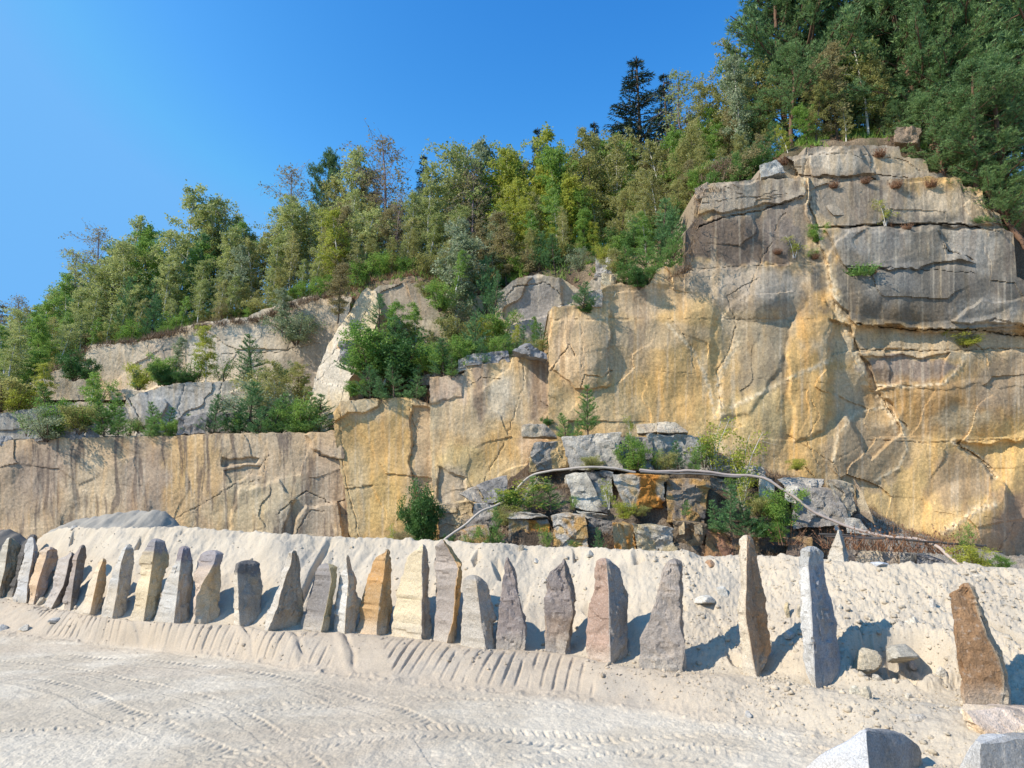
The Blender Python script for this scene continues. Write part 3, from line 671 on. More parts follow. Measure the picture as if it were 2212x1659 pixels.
# ------------------------------------------------------------------ cliff faces
FACES = []
def wallY(px, py, out=.0):
    """depth of the nearest wall in that direction"""
    best = None
    for a, b, d in FACES:
        r = (a - px) ** 2 + (b - py) ** 2; i = np.unravel_index(np.argmin(r), r.shape)
        if r[i] < 30 and (best is None or d[i] < best): best = float(d[i])
    return (best - out) if best else None
def face(name, top, left, right, bottom, Y, thick, paint, cracks=(), steps=(), bulges=(), seed=0, res=1.0, yaw=0., tiltb=0.06, amp=1., fac=1., streak=.35, base=(.55, .45, .30), base2=(.50, .40, .27), mat=None, xmid=None, streaktop=None, seams=()):
    """a quarried rock wall. top: picture polyline; left/right: px as function of py; recedes as it rises"""
    top = sorted(top); tx_, ty_ = zip(*top)
    x0, x1 = tx_[0], tx_[-1]
    nu = int((x1 - x0) / res); nv = int((bottom - min(ty_)) / res)
    u = np.linspace(0, 1, nu); v = np.linspace(0, 1, nv)
    U, V = np.meshgrid(u, v)
    pxt = lerp(x0, x1, U)
    tyy = np.interp(pxt, tx_, ty_) + 1.6 * fbm(pxt * .12, pxt * 0 + 1, seed + 1, 3)
    py = np.maximum(lerp(min(ty_) - 3, bottom, V), tyy)
    lx = np.interp(py, [p[1] for p in left], [p[0] for p in left]) + 1.2 * fbm(py * .12, py * 0, seed + 2, 3); rx = np.interp(py, [p[1] for p in right], [p[0] for p in right]) + 1.2 * fbm(py * .12, py * 0, seed + 3, 3)
    px = lerp(lx, rx, U)
    xm = xmid if xmid is not None else (x0 + x1) / 2
    k_ = Y / F
    wx = px * k_; wz = -py * k_
    bot_off = (bottom - py) * k_
    D = Y + yaw * (px - xm) * k_ + tiltb * bot_off
    wpx = px + 4 * fbm(px * .03, py * .03, seed + 8, 3); wpy = py + 4 * fbm(px * .03 + 9, py * .03, seed + 9, 3)
    D = D + amp * (.24 * fbm(px / 75, py / 95, seed + 4, 3) + .020 * fbm(px / 16, py / 20, seed + 5, 3) + .011 * fbm(px / 3.2, py / 3.0, seed + 6, 3, .6))
    D = D + fac * (.12 * facets(px / 62 + .2 * vn(px / 30, py / 30, 3), py / 48, seed + 10, .9) + .010 * facets(wpx / 18, wpy / 22, seed + 11, .9))
    for poly, dd, ed in steps:
        s = sdpoly(px + 4.5 * fbm(px * .035, py * .035, seed + 33, 3), py + 4.5 * fbm(px * .035 + 7, py * .035, seed + 34, 3), poly)
        D = D + .62 * dd * sstep(-ed, ed, s)
    for cx, cy, rx_, ry_, dd in bulges:
        r2 = ((px - cx) / rx_) ** 2 + ((py - cy) / ry_) ** 2
        D = D + dd * np.clip(1 - r2, 0, 1) ** 1.0
    for pts, wd, up_ in seams:
        d, arc, sg = seg_dist(px + 2.2 * fbm(px * .15, py * .15, seed + 52, 2), py + 2.2 * fbm(px * .15 + 5, py * .15, seed + 53, 2), pts)
        g_ = np.exp(-(d / wd) ** 2); D = D - up_ * g_ * (.6 + .8 * fbm(px / 3, py / 3, seed + 54, 2))
    cm = np.zeros_like(D)
    for pts, wd, dp in cracks:
        d, arc, sg = seg_dist(px + 1.3 * fbm(px * .15, py * .15, seed + 12, 2), py + 1.3 * fbm(px * .15 + 5, py * .15, seed + 13, 2), pts)
        g_ = np.exp(-(d / wd) ** 2) * np.clip(.85 + .7 * vn(arc / 9, arc * 0, seed + 14), .15, 1)
        D = D + dp * g_; D = D - .15 * dp * np.exp(-((d - 2.2 * wd) / (1.5 * wd)) ** 2) * (sg > 0)
        cm = np.maximum(cm, g_)
    # colour
    n1 = fbm(px / 45, py / 38, seed + 20, 4, .55)
    col = lerp(np.array(base), np.array(base2), sstep(-.35, .35, n1)[..., None])
    for (cx, cy, rx_, ry_, c, s_, ed) in paint:
        r_ = np.sqrt(((wpx - cx) / rx_) ** 2 + ((wpy - cy) / ry_) ** 2) + .28 * fbm(px / 14, py / 18, seed + int(cx), 3)
        col = lerp(col, np.array(c), (s_ * sstep(1 + ed, 1 - ed, r_))[..., None])
    for pts, wd, up_ in seams:
        d, arc, sg = seg_dist(px, py, pts); col = lerp(col, np.array([.72, .60, .42]), (.95 * np.exp(-(d / (wd * 1.2)) ** 2) * np.clip(.7 + fbm(px / 4, py / 4, seed + 55, 2), 0, 1))[..., None])
    # water stains that run down from the edge
    tops = (py - tyy)
    stn = fbm(px / 8.5 + .5 * vn(px / 12, py / 40, 3), py / 130, seed + 21, 4, .7) + .35 * vn(px / 40, py / 200, seed + 27)
    sl = fbm(px / 26, py * 0, seed + 22, 2)
    fall = np.exp(-tops / (60 + 60 * np.clip(sl, -.7, 1)))
    if streaktop: fall = np.maximum(fall, streaktop)
    dark = streak * sstep(-.02, .55, stn) * np.clip(fall * 1.6, 0, 1)
    col = lerp(col, np.array([.145, .115, .10]), dark[..., None])
    lt = sstep(.25, .7, fbm(px / 3.4, py / 110, seed + 23, 2)) * .30
    col = lerp(col, np.array([.66, .58, .46]), lt[..., None])
    oc = sstep(.15, .65, fbm(px / 9, py / 60, seed + 24, 3)) * .28
    col = lerp(col, col * np.array([1.12, .88, .52]), oc[..., None])
    col = col * (1 + .20 * fbm(px / 2.6, py / 2.6, seed + 25, 3, .7))[..., None]
    col = col * (1 + .12 * fbm(px / 12, py / 12, seed + 26, 4))[..., None] * np.array([.98, .945, .875])
    col = lerp(col, np.array([.12, .10, .085]), (cm * .18)[..., None])
    FACES.append((px[::3, ::3].copy(), py[::3, ::3].copy(), D[::3, ::3].copy()))
    X, Yv, Zv = P(px, py, D)
    Vt = np.stack([X, Yv, Zv], -1)
    # wrap the rim back: rounded arris, then the ledge and flanks
    def ext_rows(row, crow, offs, dz, dx=0):
        r_ = []
        for o_, z_, x_ in offs: r_.append(row + np.array([dx * x_, o_, z_ * dz]))
        return r_
    edge = Vt[0]
    rr_ = [edge + np.array([0, thick, .25 - 0.0]), edge + np.array([0, thick * .5, .18]), edge + np.array([0, .8, .12]), edge + np.array([0, .22, .07])]
    Vt = np.concatenate([np.stack(rr_), Vt]); col = np.concatenate([np.repeat(lerp(col[:1], np.array([.30, .24, .17]), .6), 4, 0), col])
    L_ = [Vt[:, 0] + np.array([.06, t_, 0]) for t_ in (thick, thick * .4, .5, .12)]; Rr = [Vt[:, -1] + np.array([-.06, t_, 0]) for t_ in (.12, .5, thick * .4, thick)]
    Vt = np.concatenate([np.stack(L_, 1), Vt, np.stack(Rr, 1)], 1)
    col = np.concatenate([np.repeat(col[:, :1], 4, 1), col, np.repeat(col[:, -1:], 4, 1)], 1)
    o = mesh_obj(name, Vt.reshape(-1, 3), [grid_faces(*Vt.shape[:2])], mat or M_CLIFF, col=col.reshape(-1, 3), smooth=True)
    o.data.set_sharp_from_angle(angle=R(40))
    tag(o, kind='structure'); return o
def el(cx, cy, rx, ry, c, s=.85, e=.35): return (cx * Q, cy * Q, rx * Q, ry * Q, c, s, e)
gold = (.61, .40, .165); cream2 = (.64, .52, .36); greyb = (.42, .38, .33); greyd = (.23, .215, .205); mauve = (.24, .19, .175); orange = (.56, .34, .13); pale = (.66, .58, .46); beige = (.50, .42, .31)
def crk(pts, w_=.9, d_=.35): return (q(pts), .28 + .20 * w_, .20 * d_)
# left lower wall
face('cliff_face', q([(-160, 955), (0, 952), (190, 945), (380, 942), (470, 938), (700, 935), (752, 928)]), [(-75, 400), (-75, 600)], [(348, 400), (349, 600)], 575, 30, 5,
     [el(60, 1040, 140, 90, (.40, .32, .25), .6), el(330, 1060, 90, 100, (.30, .235, .20), .6), el(90, 1010, 60, 70, (.33, .26, .22), .5), el(480, 1040, 50, 60, (.36, .29, .22), .5), el(560, 1000, 100, 70, (.44, .36, .27), .6), el(420, 1000, 60, 70, gold, .5), el(200, 1080, 60, 100, cream2, .5), el(620, 1100, 100, 60, (.46, .40, .29), .7), el(700, 1060, 45, 110, (.33, .26, .21), .6), el(520, 1110, 70, 70, (.52, .43, .28), .6), el(390, 1090, 35, 80, gold, .5), el(640, 1130, 60, 40, (.36, .30, .24), .5)],
     [crk([(170, 1050), (260, 1048), (310, 1050)], .7, .12), crk([(360, 1130), (470, 1070), (560, 1010), (580, 985)], .8, .3), crk([(600, 1110), (660, 1060), (720, 1090), (745, 1080)], 1.1, .5), crk([(575, 985), (570, 1035), (500, 1050)], .8, .3), crk([(690, 985), (745, 995)], 1.2, .6), crk([(640, 1150), (670, 1100), (700, 1105)], 1., .4), crk([(440, 1040), (430, 1100), (360, 1150)], .6, .15)],
     [(q([(482, 992), (560, 988), (556, 1004), (484, 1010)]), .28, .8), (q([(484, 1018), (566, 1008), (568, 1030), (500, 1040)]), .2, .8), (q([(655, 935), (735, 930), (745, 995), (690, 985)]), -.5, .7), (q([(660, 1095), (730, 1090), (740, 1170), (630, 1170)]), -.55, 1.2), (q([(520, 1060), (600, 1040), (640, 1080), (600, 1180), (480, 1180)]), -.3, 1.5)],
     seed=100, streak=.80, base=(.62, .48, .32), base2=(.53, .39, .245), yaw=-.10, streaktop=.55, fac=.55)
# second face: golden, left of the notch
face('cliff_face', q([(722, 892), (735, 868), (800, 862), (870, 860), (905, 862), (932, 880), (938, 884)]), [(334, 390), (334, 430), (338, 455), (345, 490), (352, 560)], [(434, 390), (436, 470), (445, 540)], 575, 28.7, 6,
     [el(830, 960, 85, 110, gold, .75), el(920, 940, 35, 130, (.46, .36, .25), .75), el(850, 1090, 80, 60, (.58, .40, .16), .7), el(790, 880, 60, 30, cream2, .6), el(770, 1060, 30, 100, (.55, .43, .26), .6), el(905, 1050, 35, 60, (.50, .38, .25), .6)],
     [crk([(745, 1050), (850, 1048), (925, 1060)], .8, .15), crk([(885, 885), (900, 930), (885, 1000), (905, 1080)], 1.2, .35), crk([(758, 1080), (770, 1130), (775, 1170)], 1.2, .5), crk([(735, 890), (740, 1000), (760, 1100)], .9, .3)],
     [(q([(725, 855), (830, 855), (820, 880), (725, 905)]), -.35, .8), (q([(890, 880), (935, 880), (940, 1080), (900, 1080), (880, 980)]), .3, 1.2)],
     seed=200, streak=.25, base=(.62, .46, .24), base2=(.55, .38, .18), fac=.5, yaw=-.05)
# third face
face('cliff_face', q([(926, 815), (1000, 812), (1002, 790), (1060, 785), (1100, 772), (1188, 770)]), [(429, 300), (430, 430), (433, 500), (442, 540)], [(551, 300), (552, 600)], 575, 28.2, 6,
     [el(1000, 890, 60, 60, (.56, .44, .29), .7), el(1130, 900, 50, 120, cream2, .7), el(1100, 980, 70, 70, gold, .8), el(1010, 1000, 60, 40, (.66, .50, .24), .7), el(975, 1060, 30, 60, (.44, .37, .29), .8), el(1150, 960, 30, 40, (.56, .42, .32), .6), el(965, 840, 45, 35, (.50, .38, .31), .7), el(1080, 860, 30, 40, pale, .7), el(1035, 830, 14, 80, mauve, .7), el(1165, 830, 22, 80, mauve, .7), el(1100, 1050, 60, 60, (.62, .48, .28), .7)],
     [crk([(1130, 780), (1135, 830), (1120, 860), (1110, 900), (1090, 960), (1060, 1010), (1045, 1040)], .9, .3), crk([(1020, 830), (1040, 815), (1080, 818)], 1., .35), crk([(950, 1000), (1000, 1040), (1005, 1070)], .9, .2), crk([(1000, 810), (1000, 840)], .7, .2)],
     [(q([(925, 800), (1000, 800), (1000, 860), (925, 870)]), -.15, .8), (q([(940, 1010), (1000, 1040), (1010, 1110), (950, 1090)]), .25, 1.)],
     seed=300, streak=.38, base=(.64, .50, .31), base2=(.58, .42, .23), fac=.45, yaw=-.05)
# main wall
face('cliff_face', q([(1186, 672), (1195, 664), (1240, 660), (1290, 655), (1300, 622), (1330, 612), (1400, 618), (1418, 590), (1425, 578), (1478, 572), (1482, 500), (1500, 478), (1508, 462), (1505, 405), (1530, 396), (1640, 388), (1740, 384), (1900, 390), (2000, 382), (2075, 384), (2080, 402), (2122, 410), (2126, 446), (2160, 462), (2165, 492), (2188, 505), (2194, 596), (2215, 606), (2420, 600), (2560, 620)]), [(548, 100), (549, 620)], [(1186, 100), (1186, 620)], 604, 27, 8,
     [el(1250, 760, 70, 80, (.66, .48, .30), .7), el(1450, 830, 130, 90, gold, .85), el(1400, 650, 90, 40, (.58, .46, .33), .7), el(1530, 720, 60, 70, (.60, .44, .22), .7), el(1610, 690, 55, 75, (.52, .44, .32), .8), el(1655, 800, 60, 120, (.27, .235, .175), .85), el(1610, 640, 90, 30, (.27, .235, .20), .75), el(1700, 640, 60, 60, (.30, .265, .22), .75), el(1480, 740, 60, 120, (.56, .38, .17), .6), el(1350, 760, 70, 60, (.46, .37, .25), .6), el(1400, 720, 120, 25, (.42, .34, .24), .6), el(1740, 860, 45, 170, gold, .9, .2), el(1755, 700, 30, 80, orange, .5), el(1640, 900, 70, 60, (.56, .43, .22), .7), el(1560, 940, 60, 60, (.62, .46, .22), .7),
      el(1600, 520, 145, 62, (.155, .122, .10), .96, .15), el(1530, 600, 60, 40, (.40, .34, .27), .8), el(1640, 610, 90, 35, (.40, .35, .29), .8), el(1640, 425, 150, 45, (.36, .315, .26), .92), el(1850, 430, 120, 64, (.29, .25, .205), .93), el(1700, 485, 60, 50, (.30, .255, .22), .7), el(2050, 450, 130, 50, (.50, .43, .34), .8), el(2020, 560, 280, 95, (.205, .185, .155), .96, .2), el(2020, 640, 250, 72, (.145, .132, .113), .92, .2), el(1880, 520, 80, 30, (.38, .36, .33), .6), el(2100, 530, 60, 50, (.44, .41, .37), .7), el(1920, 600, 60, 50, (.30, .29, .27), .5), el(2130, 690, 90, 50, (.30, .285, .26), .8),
      el(2010, 745, 260, 32, (.47, .38, .26), .9), el(1950, 800, 95, 34, (.28, .225, .19), .95, .12), el(2010, 880, 180, 62, (.42, .265, .12), .9), el(2080, 910, 60, 30, (.50, .45, .33), .6), el(2180, 830, 90, 60, (.30, .235, .17), .8), el(1930, 900, 60, 50, (.44, .28, .12), .8), el(1840, 900, 40, 60, (.36, .30, .21), .7), el(1870, 960, 100, 70, (.52, .40, .25), .7), el(2100, 1030, 160, 90, (.60, .41, .18), .8), el(2000, 1080, 120, 80, (.62, .44, .20), .7), el(2070, 1040, 70, 60, (.34, .25, .175), .7), el(1870, 980, 95, 75, (.40, .30, .19), .75, .12), el(2200, 960, 90, 50, (.66, .46, .20), .8), el(2200, 1140, 70, 80, (.34, .23, .18), .75), el(1830, 850, 30, 60, (.50, .42, .30), .8), el(2150, 1190, 80, 30, (.42, .29, .18), .6), el(1300, 880, 100, 40, (.58, .44, .25), .6), el(1540, 1000, 60, 60, (.6, .5, .33), .6)],
     [crk([(1190, 690), (1400, 688), (1600, 690), (1790, 690)], .6, .22), crk([(1480, 583), (1600, 575), (1752, 568)], .7, .25), crk([(1505, 492), (1560, 470), (1640, 455), (1700, 435), (1735, 425)], 1.2, 1.10), crk([(1510, 440), (1600, 428), (1700, 420)], .8, .3), crk([(1560, 400), (1620, 430), (1680, 412)], .7, .25), crk([(1700, 455), (1680, 480), (1670, 520), (1640, 570), (1620, 620)], .9, .4),
      crk([(1738, 385), (1745, 440), (1755, 500), (1785, 560), (1800, 650), (1815, 720), (1850, 790), (1900, 860), (1945, 930)], .8, .18), crk([(1760, 492), (1900, 487), (2060, 483), (2160, 500)], 1.3, 1.54), crk([(2025, 495), (2045, 540), (2100, 560)], 1.3, .6), crk([(1830, 575), (1960, 580), (2110, 590)], 1., .4), crk([(1850, 700), (1960, 712), (2100, 712), (2230, 730)], 1.3, 1.54), crk([(1850, 755), (2000, 758), (2230, 752)], 1., .5), crk([(2090, 700), (2150, 690), (2212, 705)], 1.1, .5),
      crk([(1560, 880), (1548, 800), (1575, 760), (1590, 700), (1570, 640), (1640, 600)], 1.1, .35), crk([(1500, 800), (1490, 740), (1450, 690)], .9, .25), crk([(1190, 800), (1230, 745), (1245, 770)], 1.1, .5), crk([(1255, 840), (1265, 810), (1300, 815), (1320, 800)], 1.1, .5), crk([(1252, 665), (1258, 740), (1255, 810)], .8, .2), crk([(1195, 800), (1400, 800), (1800, 830)], .55, .12),
      crk([(1870, 950), (2000, 955), (2212, 948)], .8, .3), crk([(2060, 955), (2110, 985), (2150, 1030)], 1.4, .6), crk([(1860, 960), (1800, 1000)], .8, .2), crk([(1900, 850), (1930, 900), (1960, 920)], 1.5, .6), crk([(2150, 1200), (2190, 1130)], 1.2, .4), crk([(2030, 1100), (2212, 1130)], .6, .15), crk([(1750, 860), (1770, 900), (1740, 950), (1770, 1010)], .9, .3), crk([(1700, 940), (1800, 1000), (1830, 1060)], .9, .3), crk([(2100, 400), (2120, 440), (2170, 500)], 1.1, .4), crk([(1740, 1010), (1810, 1100), (1850, 1170)], 1.2, .5)],
     [(q([(1480, 380), (1740, 375), (1755, 500), (1790, 565), (1480, 585)]), .35, .7), (q([(1740, 360), (2600, 360), (2600, 500), (2160, 498), (1760, 490)]), .55, .7), (q([(1785, 560), (1830, 500), (2150, 495), (2230, 560), (2230, 725), (1850, 705), (1800, 640)]), -.35, .8), (q([(1850, 705), (2600, 720), (2600, 760), (1840, 760)]), .45, .7), (q([(1860, 770), (2050, 765), (2030, 825), (1880, 835)]), .25, .8),
      (q([(1548, 700), (1600, 640), (1680, 640), (1700, 760), (1620, 900), (1560, 900)]), -.16, 2.5), (q([(1700, 690), (1790, 690), (1800, 800), (1780, 930), (1720, 950), (1700, 800)]), -.20, 2.2), (q([(1790, 690), (1830, 700), (1950, 930), (1880, 990), (1790, 830)]), .45, 1.2), (q([(1880, 840), (2560, 830), (2560, 950), (1960, 945)]), .1, 1.), (q([(2060, 950), (2600, 945), (2600, 1250), (2190, 1250), (2170, 1050)]), .5, 1.2), (q([(1186, 650), (1320, 660), (1320, 830), (1240, 845), (1186, 790)]), -.25, .8), (q([(1300, 600), (1420, 570), (1480, 560), (1480, 690), (1186, 690), (1186, 650)]), .12, .8), (q([(1780, 495), (2030, 490), (2050, 545), (2110, 565), (1830, 585)]), -.35, .8), (q([(1745, 395), (2060, 392), (2150, 485), (1765, 488)]), -.25, .8), (q([(1510, 400), (1735, 388), (1740, 425), (1510, 465)]), -.3, .8), (q([(2060, 690), (2120, 650), (2250, 640), (2250, 710)]), -.35, 1.2)],
     [(1750 * Q, 840 * Q, 26, 115, -.26), (1585 * Q, 760 * Q, 24, 85, .25), (1650 * Q, 790 * Q, 34, 100, -.25), (1490 * Q, 780 * Q, 34, 95, -.15), (1870 * Q, 965 * Q, 46, 40, -.25), (1640 * Q, 640 * Q, 50, 26, -.45), (1260 * Q, 760 * Q, 26, 44, -.3), (2130 * Q, 880 * Q, 60, 30, -.3), (2100 * Q, 1120 * Q, 50, 40, -.45), (1400 * Q, 650 * Q, 60, 18, .25), (1900 * Q, 860 * Q, 26, 30, .3), (1560 * Q, 830 * Q, 60, 70, .2), (2000 * Q, 1000 * Q, 90, 70, .5), (2000 * Q, 630 * Q, 100, 30, -.4), (1430 * Q, 830 * Q, 70, 60, .25)],
     seams=[(q([(1738, 385), (1750, 440), (1765, 520), (1785, 570), (1808, 650), (1830, 720), (1860, 790), (1905, 860), (1945, 930)]), 4.5, .03), (q([(1580, 880), (1640, 850), (1700, 820), (1795, 778)]), 2, .02), (q([(2060, 955), (2110, 985), (2150, 1030)]), 2.5, .04), (q([(1560, 900), (1550, 820), (1590, 740)]), 3, .03), (q([(2040, 1150), (2110, 1100), (2150, 1090)]), 3, .05), (q([(1800, 1000), (1810, 940), (1850, 890), (1910, 880), (1950, 920), (1960, 970), (1940, 1010), (1890, 1040)]), 1.3, .04), (q([(1860, 830), (1960, 836), (2040, 828), (2070, 800), (2085, 765)]), 1.4, .05), (q([(1440, 700), (1500, 760), (1530, 830), (1545, 900)]), 1.6, .03)],
     seed=400, streak=.50, streaktop=.22, base=(.60, .43, .235), base2=(.53, .36, .165), fac=.6, yaw=-.03, tiltb=.05)
# capping layer above the main wall
face('cliff_face', q([(1640, 385), (1644, 366), (1688, 360), (1692, 340), (1740, 334), (1744, 318), (1800, 316), (1880, 313), (1945, 316), (1950, 338), (2005, 346), (2010, 372), (2100, 382), (2250, 400), (2500, 420)]), [(758, 100), (760, 600)], [(1155, 100), (1155, 600)], 215, 28.4, 8,
     [el(1800, 350, 70, 22, (.50, .44, .36), .8), el(1950, 350, 60, 25, (.48, .38, .25), .7), el(2150, 430, 120, 50, (.30, .26, .22), .7), el(1700, 370, 40, 20, (.52, .42, .29), .6)],
     [crk([(1720, 378), (1800, 385), (1900, 378), (1960, 385)], 1.2, .5), crk([(1745, 318), (1735, 390)], 1.2, .3), crk([(1750, 335), (1830, 330), (1870, 345)], .8, .3), crk([(1660, 375), (1730, 360)], .9, .4), crk([(1860, 335), (1950, 345), (1990, 370)], 1., .4)],
     [(q([(1750, 330), (1860, 325), (1900, 375), (1750, 380)]), -.35, .7)], seed=500, streak=.15, base=(.40, .335, .26), base2=(.32, .265, .205), fac=2.2)
# terrace walls of the upper left
face('cliff_face', q([(-160, 905), (0, 895), (60, 885), (130, 872), (190, 868), (262, 880), (278, 862), (300, 850), (380, 828), (480, 825), (520, 822), (600, 815), (660, 845), (700, 880)]), [(-75, 300), (-75, 600)], [(322, 300), (330, 600)], 455, 35, 6,
     [el(420, 870, 70, 40, (.46, .44, .42), .9), el(330, 880, 45, 50, (.42, .42, .42), .8), el(60, 910, 90, 40, (.28, .28, .27), .85), el(500, 860, 50, 50, (.52, .45, .34), .7), el(200, 880, 40, 40, (.56, .47, .34), .7)],
     [crk([(278, 862), (300, 900), (290, 940)], 1.4, .8), crk([(478, 830), (470, 900), (490, 940)], .9, .4), crk([(130, 870), (120, 930)], 1.1, .5), crk([(400, 830), (385, 880), (400, 930)], .9, .3)],
     [(q([(-100, 860), (275, 850), (285, 950), (-100, 950)]), .7, 1.), (q([(300, 840), (360, 870), (330, 950), (290, 950)]), -.4, 1.2)], seed=600, streak=.3, base=(.50, .46, .40), base2=(.42, .38, .32), fac=1.1)
face('cliff_face', q([(60, 830), (130, 800), (150, 790), (193, 772), (205, 745), (300, 742), (380, 728), (440, 700), (560, 686), (640, 655), (700, 640), (740, 646), (800, 640)]), [(28, 300), (28, 600)], [(362, 250), (345, 330), (322, 400), (318, 600)], 400, 39, 6,
     [el(300, 790, 90, 60, (.64, .52, .38), .8), el(360, 770, 40, 40, (.56, .44, .33), .8), el(560, 740, 120, 50, (.62, .53, .42), .7), el(660, 760, 70, 90, (.42, .35, .27), .85), el(450, 760, 50, 40, (.60, .55, .48), .7), el(160, 830, 40, 40, (.42, .37, .30), .7), el(500, 830, 100, 22, (.50, .42, .30), .7), el(240, 850, 40, 40, (.55, .42, .28), .7)],
     [crk([(350, 740), (362, 800), (330, 815)], .9, .3), crk([(195, 772), (190, 830), (235, 850), (250, 900)], 1.4, .8), crk([(340, 760), (480, 735), (560, 730)], .8, .25), crk([(300, 790), (420, 790)], .6, .15), crk([(440, 700), (430, 760)], .9, .3), crk([(200, 845), (400, 838), (560, 815)], 1.2, .7), crk([(480, 765), (600, 760), (690, 740)], 1., .4)],
     [(q([(60, 790), (195, 770), (240, 870), (60, 880)]), .6, 1.2), (q([(200, 845), (700, 800), (700, 900), (200, 900)]), -.8, 1.)], seed=700, streak=.12, base=(.66, .56, .43), base2=(.60, .50, .37), fac=.9, amp=1.2)
# leaning slab
face('cliff_face', q([(600, 900), (652, 852), (700, 745), (760, 660), (785, 632), (800, 622), (832, 628), (850, 680), (862, 760)]), [(306, 250), (302, 400), (300, 600)], [(385, 290), (385, 310), (366, 350), (350, 380), (340, 600)], 432, 33.5, 3.5,
     [el(740, 780, 60, 60, (.66, .60, .52), .8), el(790, 690, 25, 50, (.66, .54, .35), .7), el(760, 745, 30, 12, (.58, .33, .12), .8, .2), el(700, 820, 50, 40, (.64, .58, .50), .8)],
     [crk([(690, 790), (740, 745), (780, 700), (800, 650)], .8, .25), crk([(700, 810), (760, 760)], .6, .15), crk([(660, 850), (745, 760)], .7, .2)], [], seed=800, streak=.06, base=(.67, .57, .415), base2=(.62, .52, .38), fac=.4, yaw=-.5)
# rock behind the middle terrace
face('cliff_face', q([(780, 640), (830, 615), (900, 610), (960, 640), (1040, 640), (1085, 625), (1120, 600), (1170, 592), (1215, 602), (1260, 630), (1290, 590), (1330, 570), (1400, 565), (1500, 545)]), [(361, 200), (361, 600)], [(694, 200), (694, 600)], 385, 36.5, 6,
     [el(1150, 660, 60, 60, (.38, .35, .33), .85), el(880, 650, 60, 40, (.42, .33, .24), .7), el(980, 710, 50, 40, (.62, .52, .36), .6), el(1060, 680, 50, 50, (.54, .43, .28), .7), el(1250, 640, 40, 40, (.58, .50, .38), .6), el(1310, 600, 25, 30, (.60, .54, .45), .8), el(900, 760, 60, 50, (.3, .22, .15), .6)],
     [crk([(1090, 650), (1110, 620), (1180, 610), (1215, 640)], 1.1, .5), crk([(1085, 640), (1070, 720)], 1., .4), crk([(960, 650), (1040, 680)], 1., .4)], [(q([(1085, 600), (1215, 595), (1210, 780), (1060, 780)]), -.7, 1.5)], seed=900, streak=.1, base=(.46, .40, .31), base2=(.36, .31, .245), fac=1.8)
# shaded rock shoulder at the far right, behind the pine roots
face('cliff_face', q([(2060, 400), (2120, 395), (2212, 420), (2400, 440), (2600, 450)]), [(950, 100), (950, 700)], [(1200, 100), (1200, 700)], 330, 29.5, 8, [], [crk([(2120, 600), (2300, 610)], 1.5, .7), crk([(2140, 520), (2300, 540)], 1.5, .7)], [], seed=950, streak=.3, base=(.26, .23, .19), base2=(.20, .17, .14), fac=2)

# ------------------------------------------------------------------ hill behind
HB = q([(-400, 960), (-100, 930), (0, 890), (70, 835), (130, 790), (200, 750), (300, 736), (430, 705), (560, 690), (640, 655), (700, 640), (760, 625), (800, 605), (900, 590), (1000, 625), (1060, 640), (1110, 600), (1150, 585), (1300, 560), (1400, 540), (1480, 470), (1510, 400), (1640, 380), (1700, 325), (1800, 300), (1950, 290), (2000, 330), (2100, 385), (2212, 410), (2500, 430), (2900, 450)])
YB = [(-200, 42), (300, 41), (400, 39), (600, 38), (680, 33), (760, 30.5), (900, 30.5), (1400, 31.5)]
Y1B = [(-200, 31), (330, 31.5), (545, 31), (600, 29.6), (700, 28.6), (1400, 29)]
Y1Z = q([(-400, 965), (0, 960), (500, 950), (720, 940), (735, 890), (930, 885), (935, 830), (1185, 790), (1190, 690), (1400, 640), (1480, 590), (1500, 500), (1510, 420), (1700, 400), (2100, 440), (2212, 520), (2900, 560)])
hpx = np.linspace(-200, 1340, 420)
hb = np.interp(hpx, *zip(*HB)); hy = np.interp(hpx, *zip(*YB)); h1 = np.interp(hpx, *zip(*Y1Z)); hy1 = np.interp(hpx, *zip(*Y1B))
hz = P(hpx, hb, hy)[2] - .15; ha = P(hpx, hb, hy)[0] / hy; hz1 = P(hpx, h1, hy1)[2] - .3
hs = (hz - CH) / hy
def hill_z(X, Y):
    a = X / Y
    yb_ = np.interp(a, ha, hy); zb_ = np.interp(a, ha, hz); y1_ = np.interp(a, ha, hy1); z1_ = np.interp(a, ha, hz1); s_ = np.interp(a, ha, hs)
    t = (Y - y1_) / (yb_ - y1_)
    z = np.where(t < 1, lerp(z1_, zb_, np.clip(t, 0, 1) ** 5), zb_ + s_ * (np.clip(Y - yb_, 0, 7) * 1.12 + np.interp(a, [.3, .5], [.60, .97]) * np.clip(Y - yb_ - 7, 0, 19)) )
    z = z + .35 * fbm(X * .3, Y * .3, 7, 3) * sstep(1, 1.4, t) + .12 * fbm(X * 1.2, Y * 1.2, 8, 3)
    return z, t
hyr = np.concatenate([np.linspace(28.6, 46, 150), np.linspace(46.3, 100, 70), np.linspace(104, 400, 12)])
HA, HY = np.meshgrid(ha, hyr); HX = HA * HY
HZ, HT = hill_z(HX, HY)
HZ = np.where(HT < 0, -1.5, HZ)
n = fbm(HX * .5, HY * .5, 9, 4)
hc = lerp(np.array([.19, .125, .08]), np.array([.30, .22, .14]), sstep(-.3, .4, n)[..., None])
hc = lerp(hc, np.array([.09, .10, .04]), sstep(.1, .5, fbm(HX * .35 + 5, HY * .35, 19, 3))[..., None] * .6)
tag(mesh_obj('hill', np.stack([HX, HY, HZ], -1).reshape(-1, 3), [grid_faces(*HX.shape)], M_SOIL, col=hc.reshape(-1, 3), smooth=True), kind='structure')
